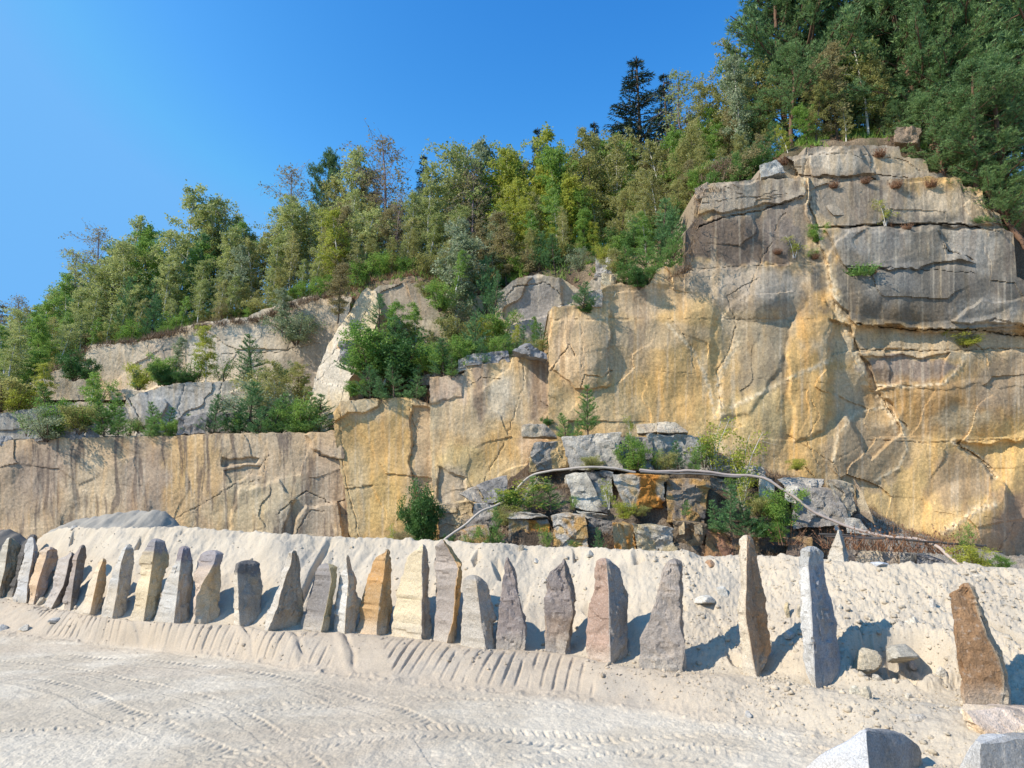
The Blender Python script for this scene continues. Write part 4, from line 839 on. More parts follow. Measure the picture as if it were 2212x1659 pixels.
#@@PART2
# ------------------------------------------------------------------ middle outcrop of broken blocks
def M3(x, y): return (x * .16275 + 440, y * .16275 + 360)
def M5(x, y): return (x * .1543 + 760, y * .1543 + 320)
og = (.56, .25, .055); ogl = (.60, .42, .20); gr = (.38, .345, .295); grl = (.52, .475, .40); drk = (.13, .12, .115); rb = (.30, .17, .09)
OUT = [
 (M3, [(772, 462), (1088, 456), (1108, 662), (782, 668)], 24.4, 1.6, (grl, gr), 'large pale grey block at the top left of the stepped outcrop'),
 (M3, [(575, 520), (772, 500), (778, 668), (545, 692)], 24.5, 1.4, (gr, (.30, .26, .21), ogl), 'darker block left of the large pale grey one, above the pipe'),
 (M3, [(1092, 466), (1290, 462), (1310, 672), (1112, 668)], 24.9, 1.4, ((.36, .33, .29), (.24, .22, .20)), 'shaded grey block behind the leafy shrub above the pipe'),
 (M3, [(1285, 462), (1590, 478), (1650, 680), (1310, 674)], 24.8, 1.4, ((.50, .46, .39), (.34, .32, .28)), 'wide grey block behind young pines at the right end above the pipe'),
 (M3, [(1205, 396), (1328, 388), (1332, 445), (1210, 450)], 25.2, .9, ((.60, .50, .35), (.52, .42, .30)), 'flat tan slab on the topmost shelf of the outcrop'),
 (M3, [(1332, 386), (1440, 380), (1530, 448), (1340, 448)], 25.1, .9, ((.62, .54, .42), (.48, .40, .31)), 'wedge-shaped cream slab right of the flat tan slab'),
 (M3, [(500, 392), (640, 394), (720, 470), (500, 470)], 26.3, .8, ((.56, .47, .34), (.42, .36, .29)), 'pale ledge stone below a round dark bush'),
 (M3, [(760, 700), (900, 688), (1030, 940), (835, 922)], 23.6, 1.5, ((.66, .62, .53), (.46, .43, .37), drk), 'whitish fractured block under the pipe, left of the black-stained one'),
 (M3, [(900, 690), (1068, 702), (1060, 946), (1000, 940)], 23.8, 1.4, ((.22, .21, .20), (.50, .48, .43)), 'black-stained block with white chips under the pipe'),
 (M3, [(1066, 702), (1390, 712), (1380, 905), (1120, 905)], 23.4, 1.5, ((.52, .48, .41), ogl, og), 'grey block with an orange lower face in the centre of the outcrop'),
 (M3, [(1392, 716), (1660, 735), (1630, 1005), (1400, 985)], 23.3, 1.6, ((.28, .23, .18), (.48, .29, .11), drk), 'big dark-topped block with rust-orange left edge below the pipe'),
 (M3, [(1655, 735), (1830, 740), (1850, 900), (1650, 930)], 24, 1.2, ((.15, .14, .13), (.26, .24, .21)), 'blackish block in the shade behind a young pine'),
 (M3, [(405, 972), (660, 976), (668, 1150), (412, 1150)], 22.3, 1.3, (gr, (.56, .38, .17), og), 'grey and orange block, leftmost in the bottom row of the outcrop'),
 (M3, [(682, 950), (898, 962), (930, 1170), (704, 1170)], 22.1, 1.3, ((.50, .46, .40), (.50, .30, .11), ogl), 'bulging grey block with a vertical orange stain in the bottom row'),
 (M3, [(902, 965), (1058, 995), (1062, 1180), (925, 1175)], 22.6, 1.2, ((.17, .165, .16), (.28, .25, .22)), 'dark slate-coloured block between two orange ones in the bottom row'),
 (M3, [(1062, 1002), (1182, 1012), (1205, 1190), (1082, 1186)], 22.0, 1.1, ((.52, .38, .20), og), 'narrow upright orange block in the bottom row'),
 (M3, [(1186, 1010), (1452, 1045), (1442, 1200), (1215, 1195)], 22.1, 1.2, (grl, (.56, .45, .27)), 'pale rough block with ochre foot in the bottom row'),
 (M3, [(1440, 1000), (1640, 1012), (1622, 1215), (1450, 1205)], 22.4, 1.2, ((.34, .25, .15), (.22, .17, .12)), 'brown shaded block in the bottom row, below the dark-topped one'),
 (M3, [(1630, 1030), (1800, 1090), (1810, 1230), (1622, 1215)], 22.2, 1.2, ((.30, .16, .10), (.40, .22, .10)), 'reddish-brown block near the right end of the bottom row'),
 (M3, [(1790, 1095), (1960, 1090), (1980, 1240), (1800, 1230)], 22.3, 1.2, ((.46, .28, .13), (.22, .16, .12)), 'rust-streaked block behind the tip of the tallest slim stone'),
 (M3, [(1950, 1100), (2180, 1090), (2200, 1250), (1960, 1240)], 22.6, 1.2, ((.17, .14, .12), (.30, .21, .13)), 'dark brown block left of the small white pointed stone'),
 (M3, [(220, 770), (410, 712), (425, 850), (282, 890)], 24.6, 1.2, ((.36, .33, .30), (.20, .19, .18)), 'grey slab tilted to the left at the foot of the golden wall'),
 (M3, [(120, 820), (225, 775), (285, 888), (180, 860)], 24.9, .7, ((.46, .40, .32), (.38, .33, .28)), 'pointed grey slab at the left tip of the tilted slab'),
 (M3, [(0, 880), (200, 872), (215, 1060), (-10, 1080)], 25.4, 1.2, ((.60, .46, .27), (.46, .36, .24)), 'sunlit golden block right of the tall leafy bush'),
 (M3, [(200, 885), (345, 890), (350, 1010), (210, 1040)], 24.3, 1., ((.54, .49, .42), (.38, .34, .29)), 'pale grey block crossed by the left end of the pipe'),
 (M3, [(150, 985), (345, 950), (350, 1020), (160, 1040)], 23.6, .8, ((.34, .30, .26), (.22, .20, .18)), 'low brown-grey block under the left end of the pipe'),
 (M3, [(130, 1040), (300, 1010), (340, 1150), (120, 1150)], 23.0, .9, ((.48, .28, .12), (.40, .34, .27)), 'rust-coloured block low at the left end of the outcrop'),
 (M3, [(420, 945), (520, 930), (660, 960), (410, 975)], 22.4, .6, ((.62, .57, .48), (.46, .42, .36)), 'thin pale slab lying on the leftmost bottom-row block'),
 (M3, [(850, 930), (1030, 955), (1035, 990), (900, 968)], 22.7, .6, ((.52, .47, .38), (.38, .34, .28)), 'thin tilted slab wedged above the slate-coloured block'),
 (M3, [(1470, 1005), (1500, 1003), (1505, 1070), (1472, 1070)], 22.0, .4, ((.50, .38, .22), (.40, .3, .18)), 'small square ochre stone, left one of a pair in a crack'),
 (M3, [(1560, 1015), (1615, 1018), (1612, 1075), (1565, 1072)], 22.0, .4, ((.46, .35, .21), (.36, .27, .17)), 'small square ochre stone, right one of a pair in a crack'),
 (M3, [(1700, 590), (1810, 600), (1835, 705), (1680, 690)], 24.4, 1.2, ((.46, .40, .32), (.34, .30, .25)), 'tan-grey block at the right, just above the pipe and below two spindly birches'),
 (M3, [(1820, 650), (1990, 655), (2010, 720), (1830, 715)], 24.2, .9, ((.50, .45, .38), (.36, .33, .29)), 'flattish grey block behind the pipe beside the tan-grey one'),
 (M5, [(0, 1020), (75, 1035), (110, 1250), (-5, 1240)], 23.3, 1.1, ((.64, .60, .48), (.52, .48, .39)), 'pale cream block seen between the shrubs below the pipe'),
 (M5, [(120, 1020), (400, 1030), (425, 1090), (180, 1085)], 24.2, 1.0, ((.56, .50, .42), (.40, .36, .31)), 'rounded grey rock just above the descending pipe'),
 (M5, [(195, 1085), (510, 1110), (560, 1320), (215, 1345)], 23.6, 1.5, ((.42, .375, .32), (.30, .27, .24)), 'largest grey-brown block at the right end, crossed by the pipe'),
 (M5, [(170, 1080), (245, 1075), (235, 1190), (165, 1170)], 23.3, .6, ((.66, .61, .52), (.54, .49, .41)), 'bright cream chunk on the left shoulder of the largest grey-brown block'),
 (M5, [(420, 1050), (600, 1060), (625, 1250), (560, 1290)], 23.8, 1.1, ((.58, .48, .33), (.40, .34, .26)), 'buff block between the largest grey-brown block and the wall'),
 (M5, [(610, 1030), (660, 1120), (745, 1330), (640, 1250)], 23.7, .5, ((.52, .42, .28), (.34, .26, .18)), 'long splinter of rock leaning against the golden wall'),
 (M5, [(540, 1280), (650, 1290), (740, 1400), (560, 1380)], 22.9, .7, ((.60, .55, .46), (.50, .45, .38)), 'heap-shaped pale rock under the pipe at the wall foot'),
 (M5, [(640, 1505), (790, 1500), (800, 1600), (620, 1600)], 21.2, .9, ((.58, .48, .34), (.46, .38, .28)), 'tan kerb-like stone, left one of the row behind the sand crest'),
 (M5, [(795, 1500), (900, 1505), (915, 1610), (800, 1605)], 21.15, .9, ((.52, .42, .32), (.42, .34, .26)), 'pinkish tan stone, second of the row behind the sand crest'),
 (M5, [(905, 1510), (1010, 1520), (1020, 1620), (912, 1612)], 21.1, .9, ((.40, .37, .32), (.32, .30, .27)), 'greyer stone, third of the row behind the sand crest'),
 (M5, [(1012, 1525), (1190, 1560), (1210, 1640), (1018, 1620)], 21.0, .9, ((.34, .33, .33), (.26, .25, .25)), 'long bluish-grey stone, right end of the row behind the sand crest'),
 (M5, [(660, 1420), (800, 1425), (810, 1500), (670, 1510)], 21.6, .7, ((.50, .44, .35), (.36, .31, .25)), 'blocky stone above the tan kerb-like one'),
 (M5, [(560, 1420), (640, 1415), (640, 1580), (560, 1580)], 21.5, .8, ((.36, .30, .24), (.26, .21, .17)), 'brownish stone right of the small white pointed stone'),
 (M5, [(170, 1420), (340, 1400), (360, 1560), (160, 1560)], 21.9, 1., ((.22, .16, .12), (.42, .28, .14)), 'dark rusty boulder left of the small white pointed stone, half in shade'),
 (M5, [(482, 1335), (512, 1333), (515, 1362), (484, 1362)], 22.0, .3, ((.66, .62, .55), (.6, .55, .48)), 'little white stone balanced above the white pointed one'),
]
seed_ = 2000
for fn, cs, Y, th, cols, lab in OUT:
    seed_ += 3
    big = abs(cs[1][0] - cs[0][0]); jr = random.Random(seed_); hh_ = abs(cs[3][1] - cs[0][1])
    cs = [(a + jr.uniform(-.07, .07) * big, b + jr.uniform(-.07, .07) * hh_) for a, b in cs]
    block_px('granite_block', [fn(*c) for c in cs], Y, th, cols, seed_, lab, group='broken granite blocks of the stepped outcrop', dY=tuple(jr.uniform(-.22, .4) if c_ < 2 else jr.uniform(-.3, .2) for c_ in range(4)), n=44 if big > 150 else 20, amp=.055)
def T(pts): return [(a * Q, b * Q) for a, b in pts]
LEDGE = [
 (T([(100, 938), (150, 925), (165, 948), (70, 952)]), 29.6, ((.22, .21, .20), (.30, .28, .26)), 'dark flat rock, left one of three on the lower left ledge'),
 (T([(155, 935), (180, 930), (182, 947), (148, 950)]), 29.4, ((.24, .23, .22), (.32, .30, .28)), 'dark grey rock, middle one of three on the lower left ledge'),
 (T([(185, 930), (210, 922), (215, 945), (184, 947)]), 29.5, ((.22, .21, .20), (.33, .31, .29)), 'dark grey rock, right one of three on the lower left ledge'),
 (T([(0, 948), (25, 950), (30, 960), (0, 962)]), 29.3, ((.44, .43, .42), (.34, .33, .32)), 'small grey rock on the ledge at the left picture edge'),
 (T([(385, 912), (440, 900), (445, 935), (375, 938)]), 30.2, ((.36, .33, .30), (.26, .24, .22)), 'grey boulder on the lower left ledge between young pines'),
 (T([(450, 905), (520, 898), (520, 935), (450, 935)]), 31.5, ((.30, .27, .24), (.20, .18, .16)), 'brownish boulder on the lower left ledge behind a young pine'),
 (T([(1105, 765), (1140, 750), (1180, 765), (1182, 775), (0, 0)][:4]), 27.9, ((.24, .235, .24), (.32, .31, .30)), 'dark wedge rock at the right end of the middle ledge'),
 (T([(1060, 768), (1098, 765), (1100, 783), (1062, 785)]), 27.9, ((.26, .25, .26), (.36, .35, .34)), 'dark low rock left of the dark wedge rock on the middle ledge'),
 (T([(1005, 775), (1060, 768), (1062, 786), (1005, 790)]), 27.9, ((.46, .44, .41), (.36, .34, .31)), 'grey low rock on the middle ledge beside bright green moss'),
 (T([(990, 785), (1008, 776), (1008, 798), (990, 803)]), 27.8, ((.50, .46, .38), (.4, .36, .3)), 'small tan rock at the left end of the middle ledge'),
 (T([(735, 745), (790, 738), (805, 765), (730, 775)]), 30.5, ((.42, .40, .37), (.33, .31, .29)), 'rounded grey boulder half hidden in the thicket beside the leaning slab'),
 (T([(1288, 566), (1318, 562), (1325, 590), (1285, 598)]), 29.3, ((.54, .50, .44), (.44, .40, .35)), 'grey-white boulder perched left of the clump above the upper wall corner'),
 (T([(1300, 596), (1335, 600), (1330, 640), (1300, 640)]), 28, ((.62, .52, .34), (.54, .42, .26)), 'cream upright boulder below the perched grey-white one'),
 (T([(1240, 640), (1300, 632), (1300, 662), (1238, 664)]), 27.7, ((.56, .47, .36), (.44, .36, .27)), 'flat tan rock on the wall top below a low pine'),
 (T([(1500, 415), (1530, 398), (1545, 418), (1505, 430)]), 27.6, ((.56, .42, .28), (.42, .34, .26)), 'tan rounded rock, top one of the stack at the left corner of the high wall'),
 (T([(1498, 430), (1540, 425), (1540, 462), (1508, 460)]), 27.5, ((.52, .37, .24), (.40, .30, .21)), 'reddish rock, lower one of the stack at the left corner of the high wall'),
 (T([(1935, 280), (1990, 285), (1985, 310), (1930, 305)]), 28.5, ((.42, .30, .20), (.34, .25, .17)), 'brown overhanging rock under tree roots at the very top of the cliff'),
 (T([(1640, 365), (1680, 350), (1700, 372), (1645, 383)]), 28.2, ((.54, .52, .46), (.42, .4, .36)), 'mottled pale rock on the high rim beside yellow-green bushes'),
]
for i, (cs, Y, cols, lab) in enumerate(LEDGE):
    wy = wallY((cs[2][0] + cs[3][0]) / 2, max(cs[2][1], cs[3][1]) + 3); Y = max(Y, wy + .02) if wy else Y
    cs = [(a, b - 3.5 + (3.5 if j > 1 else 0)) for j, (a, b) in enumerate(cs)]
    block_px('ledge_rock', cs, Y, .7, cols, 3000 + i * 5, lab, group='rocks lying on the ledges of the cliff', n=20, amp=.06, cat='rock', rough=1.2)

# outcrop core: soil and debris between the blocks, rising in steps to the wall
cx_ = np.linspace(440, 1020, 260); cyY = np.linspace(20.6, 27.2, 90)
SH = [(20.6, [(440, 575), (1020, 590)]), (21.9, [(440, 566), (1020, 584)]), (22.3, [(440, 545), (480, 536), (520, 520), (600, 524), (705, 535), (760, 542), (880, 552), (960, 562), (1020, 575)]), (23.5, [(440, 540), (480, 530), (510, 514), (600, 514), (690, 522), (760, 530), (860, 543), (960, 556), (1020, 570)]),
      (24.0, [(440, 538), (470, 528), (500, 505), (540, 480), (600, 476), (760, 482), (800, 500), (880, 520), (960, 552), (1020, 566)]), (24.9, [(440, 532), (470, 520), (500, 494), (530, 474), (600, 472), (760, 474), (820, 484), (860, 500), (940, 545), (1020, 560)]),
      (25.4, [(440, 530), (470, 515), (500, 490), (540, 460), (570, 442), (620, 434), (700, 436), (740, 460), (800, 475), (850, 492), (900, 530), (1020, 555)]), (27.2, [(440, 525), (500, 480), (540, 446), (570, 434), (620, 428), (700, 430), (740, 455), (800, 470), (850, 488), (900, 520), (1020, 550)])]
CZ = np.array([P(cx_, np.interp(cx_, *zip(*pts)), Y)[2] for Y, pts in SH]); CYs = [s[0] for s in SH]
Zc = np.stack([[np.interp(y, CYs, CZ[:, j]) for j in range(len(cx_))] for y in cyY])
Xc = np.stack([P(cx_, 480, y)[0] for y in cyY]); Yc = np.repeat(cyY[:, None], len(cx_), 1)
Zc = Zc + .10 * fbm(Xc * 2, Yc * 2, 61, 4, .6) + .22 * facets(Xc * 1.3, Yc * 1.3, 62, .6) * .5 - .42
cc = lerp(np.array([.10, .072, .05]), np.array([.28, .22, .16]), sstep(-.3, .5, fbm(Xc * 1.2, Yc * 1.2, 63, 4))[..., None])
cc = lerp(cc, np.array([.60, .54, .45]), sstep(800, 860, 512 + 640 * Xc / Yc)[..., None] * .5)
tag(mesh_obj('outcrop_slope', np.stack([Xc, Yc, Zc], -1).reshape(-1, 3), [grid_faces(*Xc.shape)], M_SOIL, col=cc.reshape(-1, 3), smooth=True), kind='structure')

# ------------------------------------------------------------------ pipe and cables
def tube_arr(pts, r, n=8, r2=None, cap=True):
    pts = np.array(pts, float); m = len(pts)
    rr = np.linspace(r, r2 if r2 is not None else r, m)
    tg = np.gradient(pts, axis=0); tg /= np.linalg.norm(tg, axis=1, keepdims=True) + 1e-9
    up = np.array([0, 0, 1.]); up = np.where(np.abs(tg @ up)[:, None] > .9, np.array([[1., 0, 0]]), up[None])
    a = np.cross(tg, up); a /= np.linalg.norm(a, axis=1, keepdims=True); b = np.cross(tg, a)
    th = np.arange(n) / n * 2 * PI
    V = pts[:, None] + rr[:, None, None] * (np.cos(th)[None, :, None] * a[:, None] + np.sin(th)[None, :, None] * b[:, None])
    return V.reshape(-1, 3), grid_faces(m, n, True)
def line3(pts, Ys, n=14):
    pp = catmull(pts, n); yy_ = np.interp(np.linspace(0, 1, len(pp)), np.linspace(0, 1, len(Ys)), Ys)
    return np.array([[float(v) for v in P(a, b, y)] for (a, b), y in zip(pp, yy_)])
def pipe(name, pts, Ys, r, col, label, cat):
    L = line3(pts, Ys); L[:, 2] += .035 * fbm(L[:, 0] * .8, L[:, 0] * 0, 5, 3) ; V, Fc = tube_arr(L, r, 10)
    c = np.array(col)[None] * (1 + .12 * fbm(V[:, 0] * 2, V[:, 2] * 5, 3, 3))[:, None]
    o = mesh_obj(name, V, [Fc], M_PLAST, col=c, smooth=True); tag(o, label, cat); return o
pipe('drain_pipe', [M3(*p) for p in [(20, 1112), (90, 1060), (160, 1010), (250, 930), (340, 895), (430, 845), (490, 770), (560, 712), (680, 680), (800, 664), (900, 660), (1050, 664), (1120, 676), (1200, 688)]], [22.2, 22.4, 22.6, 22.9, 23.2, 23.3, 23.1, 23.0, 23.0, 23.1], .042, (.50, .43, .36), 'dusty white plastic pipe, left run climbing onto the middle shelf', 'pipe')
pipe('drain_pipe', [M3(*p) for p in [(1225, 676), (1340, 684), (1500, 680), (1650, 690), (1800, 708), (1920, 714), (2010, 735), (2100, 790)]] + [M5(*p) for p in [(230, 1150), (350, 1245), (500, 1312), (620, 1358), (740, 1388), (860, 1408)]] + [M5(*p) for p in [(1000, 1415), (1090, 1442), (1160, 1475), (1220, 1530), (1310, 1600)]], [22.9, 22.9, 22.8, 22.7, 22.5, 22.2, 21.9, 21.5, 21.0, 20.3, 19.6], .048, (.47, .385, .33), 'long dusty pinkish pipe running down to the right across the blocks', 'pipe')
pipe('cable', [M5(*p) for p in [(380, 1385), (520, 1392), (700, 1412), (850, 1418), (1080, 1436), (1250, 1450), (1465, 1462)]], [20.6, 20.5, 20.5], .035, (.09, .08, .07), 'black cable lying along the wall foot at the right, upper strand', 'cable')
pipe('cable', [M5(*p) for p in [(420, 1398), (560, 1408), (690, 1416), (800, 1420)]], [20.6, 20.5, 20.5], .03, (.11, .09, .08), 'short dark cable just below the longer black one', 'cable')
pipe('cable', [M3(*p) for p in [(1230, 688), (1400, 694), (1600, 702), (1850, 722)]], [22.85, 22.8, 22.7], .03, (.2, .18, .16), 'thin dark hose tucked under the start of the long pipe', 'cable')

# ------------------------------------------------------------------ vegetation prototypes
def rnd_dirs(rng, n):
    d = rng.normal(size=(n, 3)); return d / np.linalg.norm(d, axis=1, keepdims=True)
def leaf_cards(cen, size, rng, aspect=.65, flat=.0):
    n = len(cen); a = rnd_dirs(rng, n); b = np.cross(a, rnd_dirs(rng, n)); b /= np.linalg.norm(b, axis=1, keepdims=True) + 1e-9
    s = size * rng.uniform(.6, 1.3, n)[:, None]
    V = np.stack([cen - a * s, cen + b * s * aspect, cen + a * s, cen - b * s * aspect], 1).reshape(-1, 3)
    return V, np.arange(4 * n).reshape(-1, 4)
def needles(cen, dirs, length, width, rng, per=8, spread=.8):
    n = len(cen); c = np.repeat(cen, per, 0); d = np.repeat(dirs, per, 0) + spread * rng.normal(size=(n * per, 3)) * .6
    d /= np.linalg.norm(d, axis=1, keepdims=True); s = np.cross(d, rnd_dirs(rng, n * per)); s /= np.linalg.norm(s, axis=1, keepdims=True) + 1e-9
    L = length * rng.uniform(.6, 1.15, n * per)[:, None]
    V = np.stack([c - s * width, c + s * width, c + d * L], 1).reshape(-1, 3)
    return V, np.arange(3 * n * per).reshape(-1, 3), np.repeat(rng.uniform(0, 1, n), per)
class Tubes:
    def __init__(s): s.V = []; s.F = []; s.n = 0
    def add(s, pts, r, r2, n=4):
        v, f = tube_arr(pts, r, n, r2); s.V.append(v); s.F.append(f + s.n); s.n += len(v)
    def build(s, name, mat, parent): return mesh_obj(name, np.concatenate(s.V), [np.concatenate(s.F)], mat, parent=parent, smooth=True)
def curve(p0, d, L, n=5, droop=0., wig=.1, rng=None):
    pts = [np.array(p0, float)]; d = np.array(d, float)
    for i in range(n):
        d = d + np.array([0, 0, -droop / n]) + (rng.normal(size=3) * wig if rng is not None else 0); d = d / np.linalg.norm(d)
        pts.append(pts[-1] + d * L / n)
    return np.array(pts)
HIDE = []
def finish(root, V, Fc, fv, mat):
    o = mesh_obj('crown', V, Fc, mat, parent=root, fv=fv)
    for c in (root, *root.children): pass
    return root
def birch(seed, h=6., wid=1.25, nb=34, leaf=.052, dens=1., mat='birch', bark='birch', low=.16, bare=0., name='birch_tree', droop=.9, twig=True, upward=.9):
    rng = np.random.RandomState(seed); root = empty(name, (0, 0, -100)); tb = Tubes()
    tr = curve((0, 0, -.3), (rng.normal() * .10 + .07, rng.normal() * .08, 1), h + .3, 10, 0, .04, rng)
    tb.add(tr, .0125 * h, .003 * h, 6)
    cen = []
    for i in range(nb):
        t = low + (1 - low) * ((i + rng.rand()) / nb) ** .95
        p = np.array([np.interp(t * 10, range(11), tr[:, c]) for c in range(3)])
        q0 = (t - low) / (1 - low); prof = (min(1, q0 * 2.2 + .35)) * max(.0, 1 - max(0, q0 - .35) ** 2.2 * 2.3) ** .7 * rng.uniform(.75, 1.2) + .10
        L = wid * prof * rng.uniform(.7, 1.2); az = i * 2.4 + rng.rand()
        b = curve(p, (math.cos(az), math.sin(az), upward + rng.rand() * .5), L, 6, droop, .12, rng)
        b[:, 0] += .32 * np.linspace(0, 1, 7) ** 2 * L * t
        tb.add(b, .0035 * h * (1.1 - t), .0008 * h, 3)
        for j in range(5):
            s_ = rng.uniform(.3, 1); q_ = b[int(s_ * 6)]
            tw = curve(q_, (rng.normal(), rng.normal(), .1 + .4 * rng.rand()), L * .42, 4, 1.1 * droop, .2, rng)
            if twig: tb.add(tw, .0011 * h, .0005 * h, 3)
            if rng.rand() > bare:
                k_ = int(42 * dens * (.4 + L / wid)); tt = rng.rand(k_) ** .7 * 4; i0 = np.minimum(tt.astype(int), 3); fr = (tt - i0)[:, None]
                cen.append(tw[i0] * (1 - fr) + tw[i0 + 1] * fr + rng.normal(size=(k_, 3)) * .075 * h / 6)
        if rng.rand() > bare:
            k_ = int(34 * dens); tt = rng.uniform(2.5, 6, k_); i0 = np.minimum(tt.astype(int), 5); fr = (tt - i0)[:, None]
            cen.append(b[i0] * (1 - fr) + b[i0 + 1] * fr + rng.normal(size=(k_, 3)) * .09)
    tb.build('trunk', BK[bark], root)
    cen = np.concatenate(cen); V, Fc = leaf_cards(cen, leaf, rng)
    cl = .5 + .45 * fbm(cen[:, 0] * 1.6 + seed, cen[:, 2] * 1.6 + cen[:, 1], seed, 2) + rng.uniform(-.25, .25, len(cen))
    return finish(root, V, [Fc], np.clip(cl, 0, 1), LM[mat])
def shrub(seed, h=2., wid=1.1, leaf=.036, n=9000, mat='green', stems=9, name='shrub', bark='brown', gap=.15):
    rng = np.random.RandomState(seed); root = empty(name, (0, 0, -100)); tb = Tubes(); cen = []
    for i in range(stems):
        az = i * 2.4 + rng.rand(); lean = rng.uniform(.1, .75) * wid / h * 1.6
        L = h * rng.uniform(.65, 1.02); b = curve((.06 * math.cos(az), .06 * math.sin(az), -.15), (math.cos(az) * lean, math.sin(az) * lean, 1), L, 7, .0, .09, rng)
        tb.add(b, .013 * h, .003 * h, 4)
        for j in range(9):
            s_ = rng.uniform(.18, 1); q_ = b[int(s_ * 7)]
            tw = curve(q_, (rng.normal(), rng.normal(), rng.uniform(.1, 1)), h * .27 * rng.uniform(.5, 1.2), 3, .3, .2, rng); tb.add(tw, .003 * h, .001 * h, 3)
            if rng.rand() < gap: continue
            k_ = int(n / stems / 9); tt = rng.rand(k_) ** .6 * 3; i0 = np.minimum(tt.astype(int), 2); fr = (tt - i0)[:, None]
            cen.append(tw[i0] * (1 - fr) + tw[i0 + 1] * fr + rng.normal(size=(k_, 3)) * .075 * h * .6)
    tb.build('stems', BK[bark], root)
    cen = np.concatenate(cen); cen[:, 2] = np.abs(cen[:, 2]) ; V, Fc = leaf_cards(cen, leaf, rng)
    cl = .5 + .45 * fbm(cen[:, 0] * 2.5 + seed, cen[:, 2] * 2.5 + cen[:, 1], seed, 2) + rng.uniform(-.25, .25, len(cen))
    return finish(root, V, [Fc], np.clip(cl, 0, 1), LM[mat])
def pine(seed, h=3., wid=1.1, whorls=10, nl=.13, mat='pine', per=9, name='young_pine', low=.05, nwid=.010, full=1., bark='brown'):
    rng = np.random.RandomState(seed); root = empty(name, (0, 0, -100)); tb = Tubes(); cs = []; ds = []
    tr = curve((0, 0, -.2), (rng.normal() * .05, rng.normal() * .05, 1), h + .2, 8, 0, .03, rng); tb.add(tr, .018 * h, .004 * h, 6)
    for i in range(whorls):
        t = low + (1 - low) * (i + .3) / whorls
        p = np.array([np.interp(t * 8, range(9), tr[:, c]) for c in range(3)])
        for j in range(rng.randint(5, 8)):
            az = rng.rand() * 6.28; L = wid * ((1 - t) ** .75 * .95 + .10) * rng.uniform(.65, 1.15)
            b = curve(p, (math.cos(az), math.sin(az), .35 + .5 * t), L, 5, -.45, .1, rng); tb.add(b, .005 * h, .0015 * h, 3)
            for s_ in np.arange(.25, 1.01, .10 / max(L, .3) / full):
                k_ = min(int(s_ * 5), 4); q_ = b[k_] + (b[k_ + 1] - b[k_]) * (s_ * 5 - k_); dd = b[k_ + 1] - b[k_]; dd /= np.linalg.norm(dd)
                cs.append(q_); ds.append(dd + np.array([0, 0, .3]))
                if rng.rand() < .75:
                    sd_ = np.cross(dd, [0, 0, 1.]) * rng.choice([-1, 1]); e = dd * .6 + sd_ + np.array([0, 0, .35]); e /= np.linalg.norm(e)
                    l2_ = L * .38 * (1.15 - s_)
                    for r_ in np.arange(.08, l2_ + .08, .09 / full): cs.append(q_ + e * r_ + rng.normal(size=3) * .015); ds.append(e + np.array([0, 0, .3]))
    cs.append(tr[-1]); ds.append(np.array([0, 0, 1.]))
    tb.build('trunk', BK[bark], root)
    V, Fc, fv = needles(np.array(cs), np.array(ds), nl, nwid, rng, per, .9)
    return finish(root, V, [Fc], fv, LM[mat])
def spruce(seed, h=8., wid=1.7, name='spruce_tree', whorls=24):
    rng = np.random.RandomState(seed); root = empty(name, (0, 0, -100)); tb = Tubes(); cs = []; ds = []
    tr = np.array([(0, 0, z) for z in np.linspace(-.3, h, 8)]); tb.add(tr, .014 * h, .002 * h, 6)
    for i in range(whorls):
        t = .06 + .94 * (i + .2) / whorls; 
        for j in range(rng.randint(5, 8)):
            az = rng.rand() * 6.28; L = wid * ((1 - t) ** .85 * .95 + .05) * rng.uniform(.6, 1.2)
            b = curve((0, 0, t * h), (math.cos(az), math.sin(az), .25), L, 6, .75 - .5 * t, .06, rng); b[:, 2] += .10 * L * np.linspace(0, 1, 7) ** 3
            tb.add(b, .003 * h, .0008 * h, 3)
            for s_ in np.arange(.15, 1.01, .07 / max(L, .2)):
                k_ = min(int(s_ * 6), 5); q_ = b[k_] + (b[k_ + 1] - b[k_]) * (s_ * 6 - k_); dd = b[k_ + 1] - b[k_]; dd /= np.linalg.norm(dd)
                sd_ = np.cross(dd, [0, 0, 1.]); wl = .26 * (1.1 - s_) * L + .05
                for r_ in np.linspace(-wl, wl, max(3, int(wl / .06))):
                    cs.append(q_ + sd_ * r_ + np.array([0, 0, -abs(r_) * .35])); ds.append(dd * .8 + sd_ * np.sign(r_) * .6 + np.array([0, 0, -.45]))
    tb.build('trunk', BK['brown'], root)
    V, Fc, fv = needles(np.array(cs), np.array(ds), .15, .016, rng, 4, .6)
    return finish(root, V, [Fc], fv, LM['spruce'])
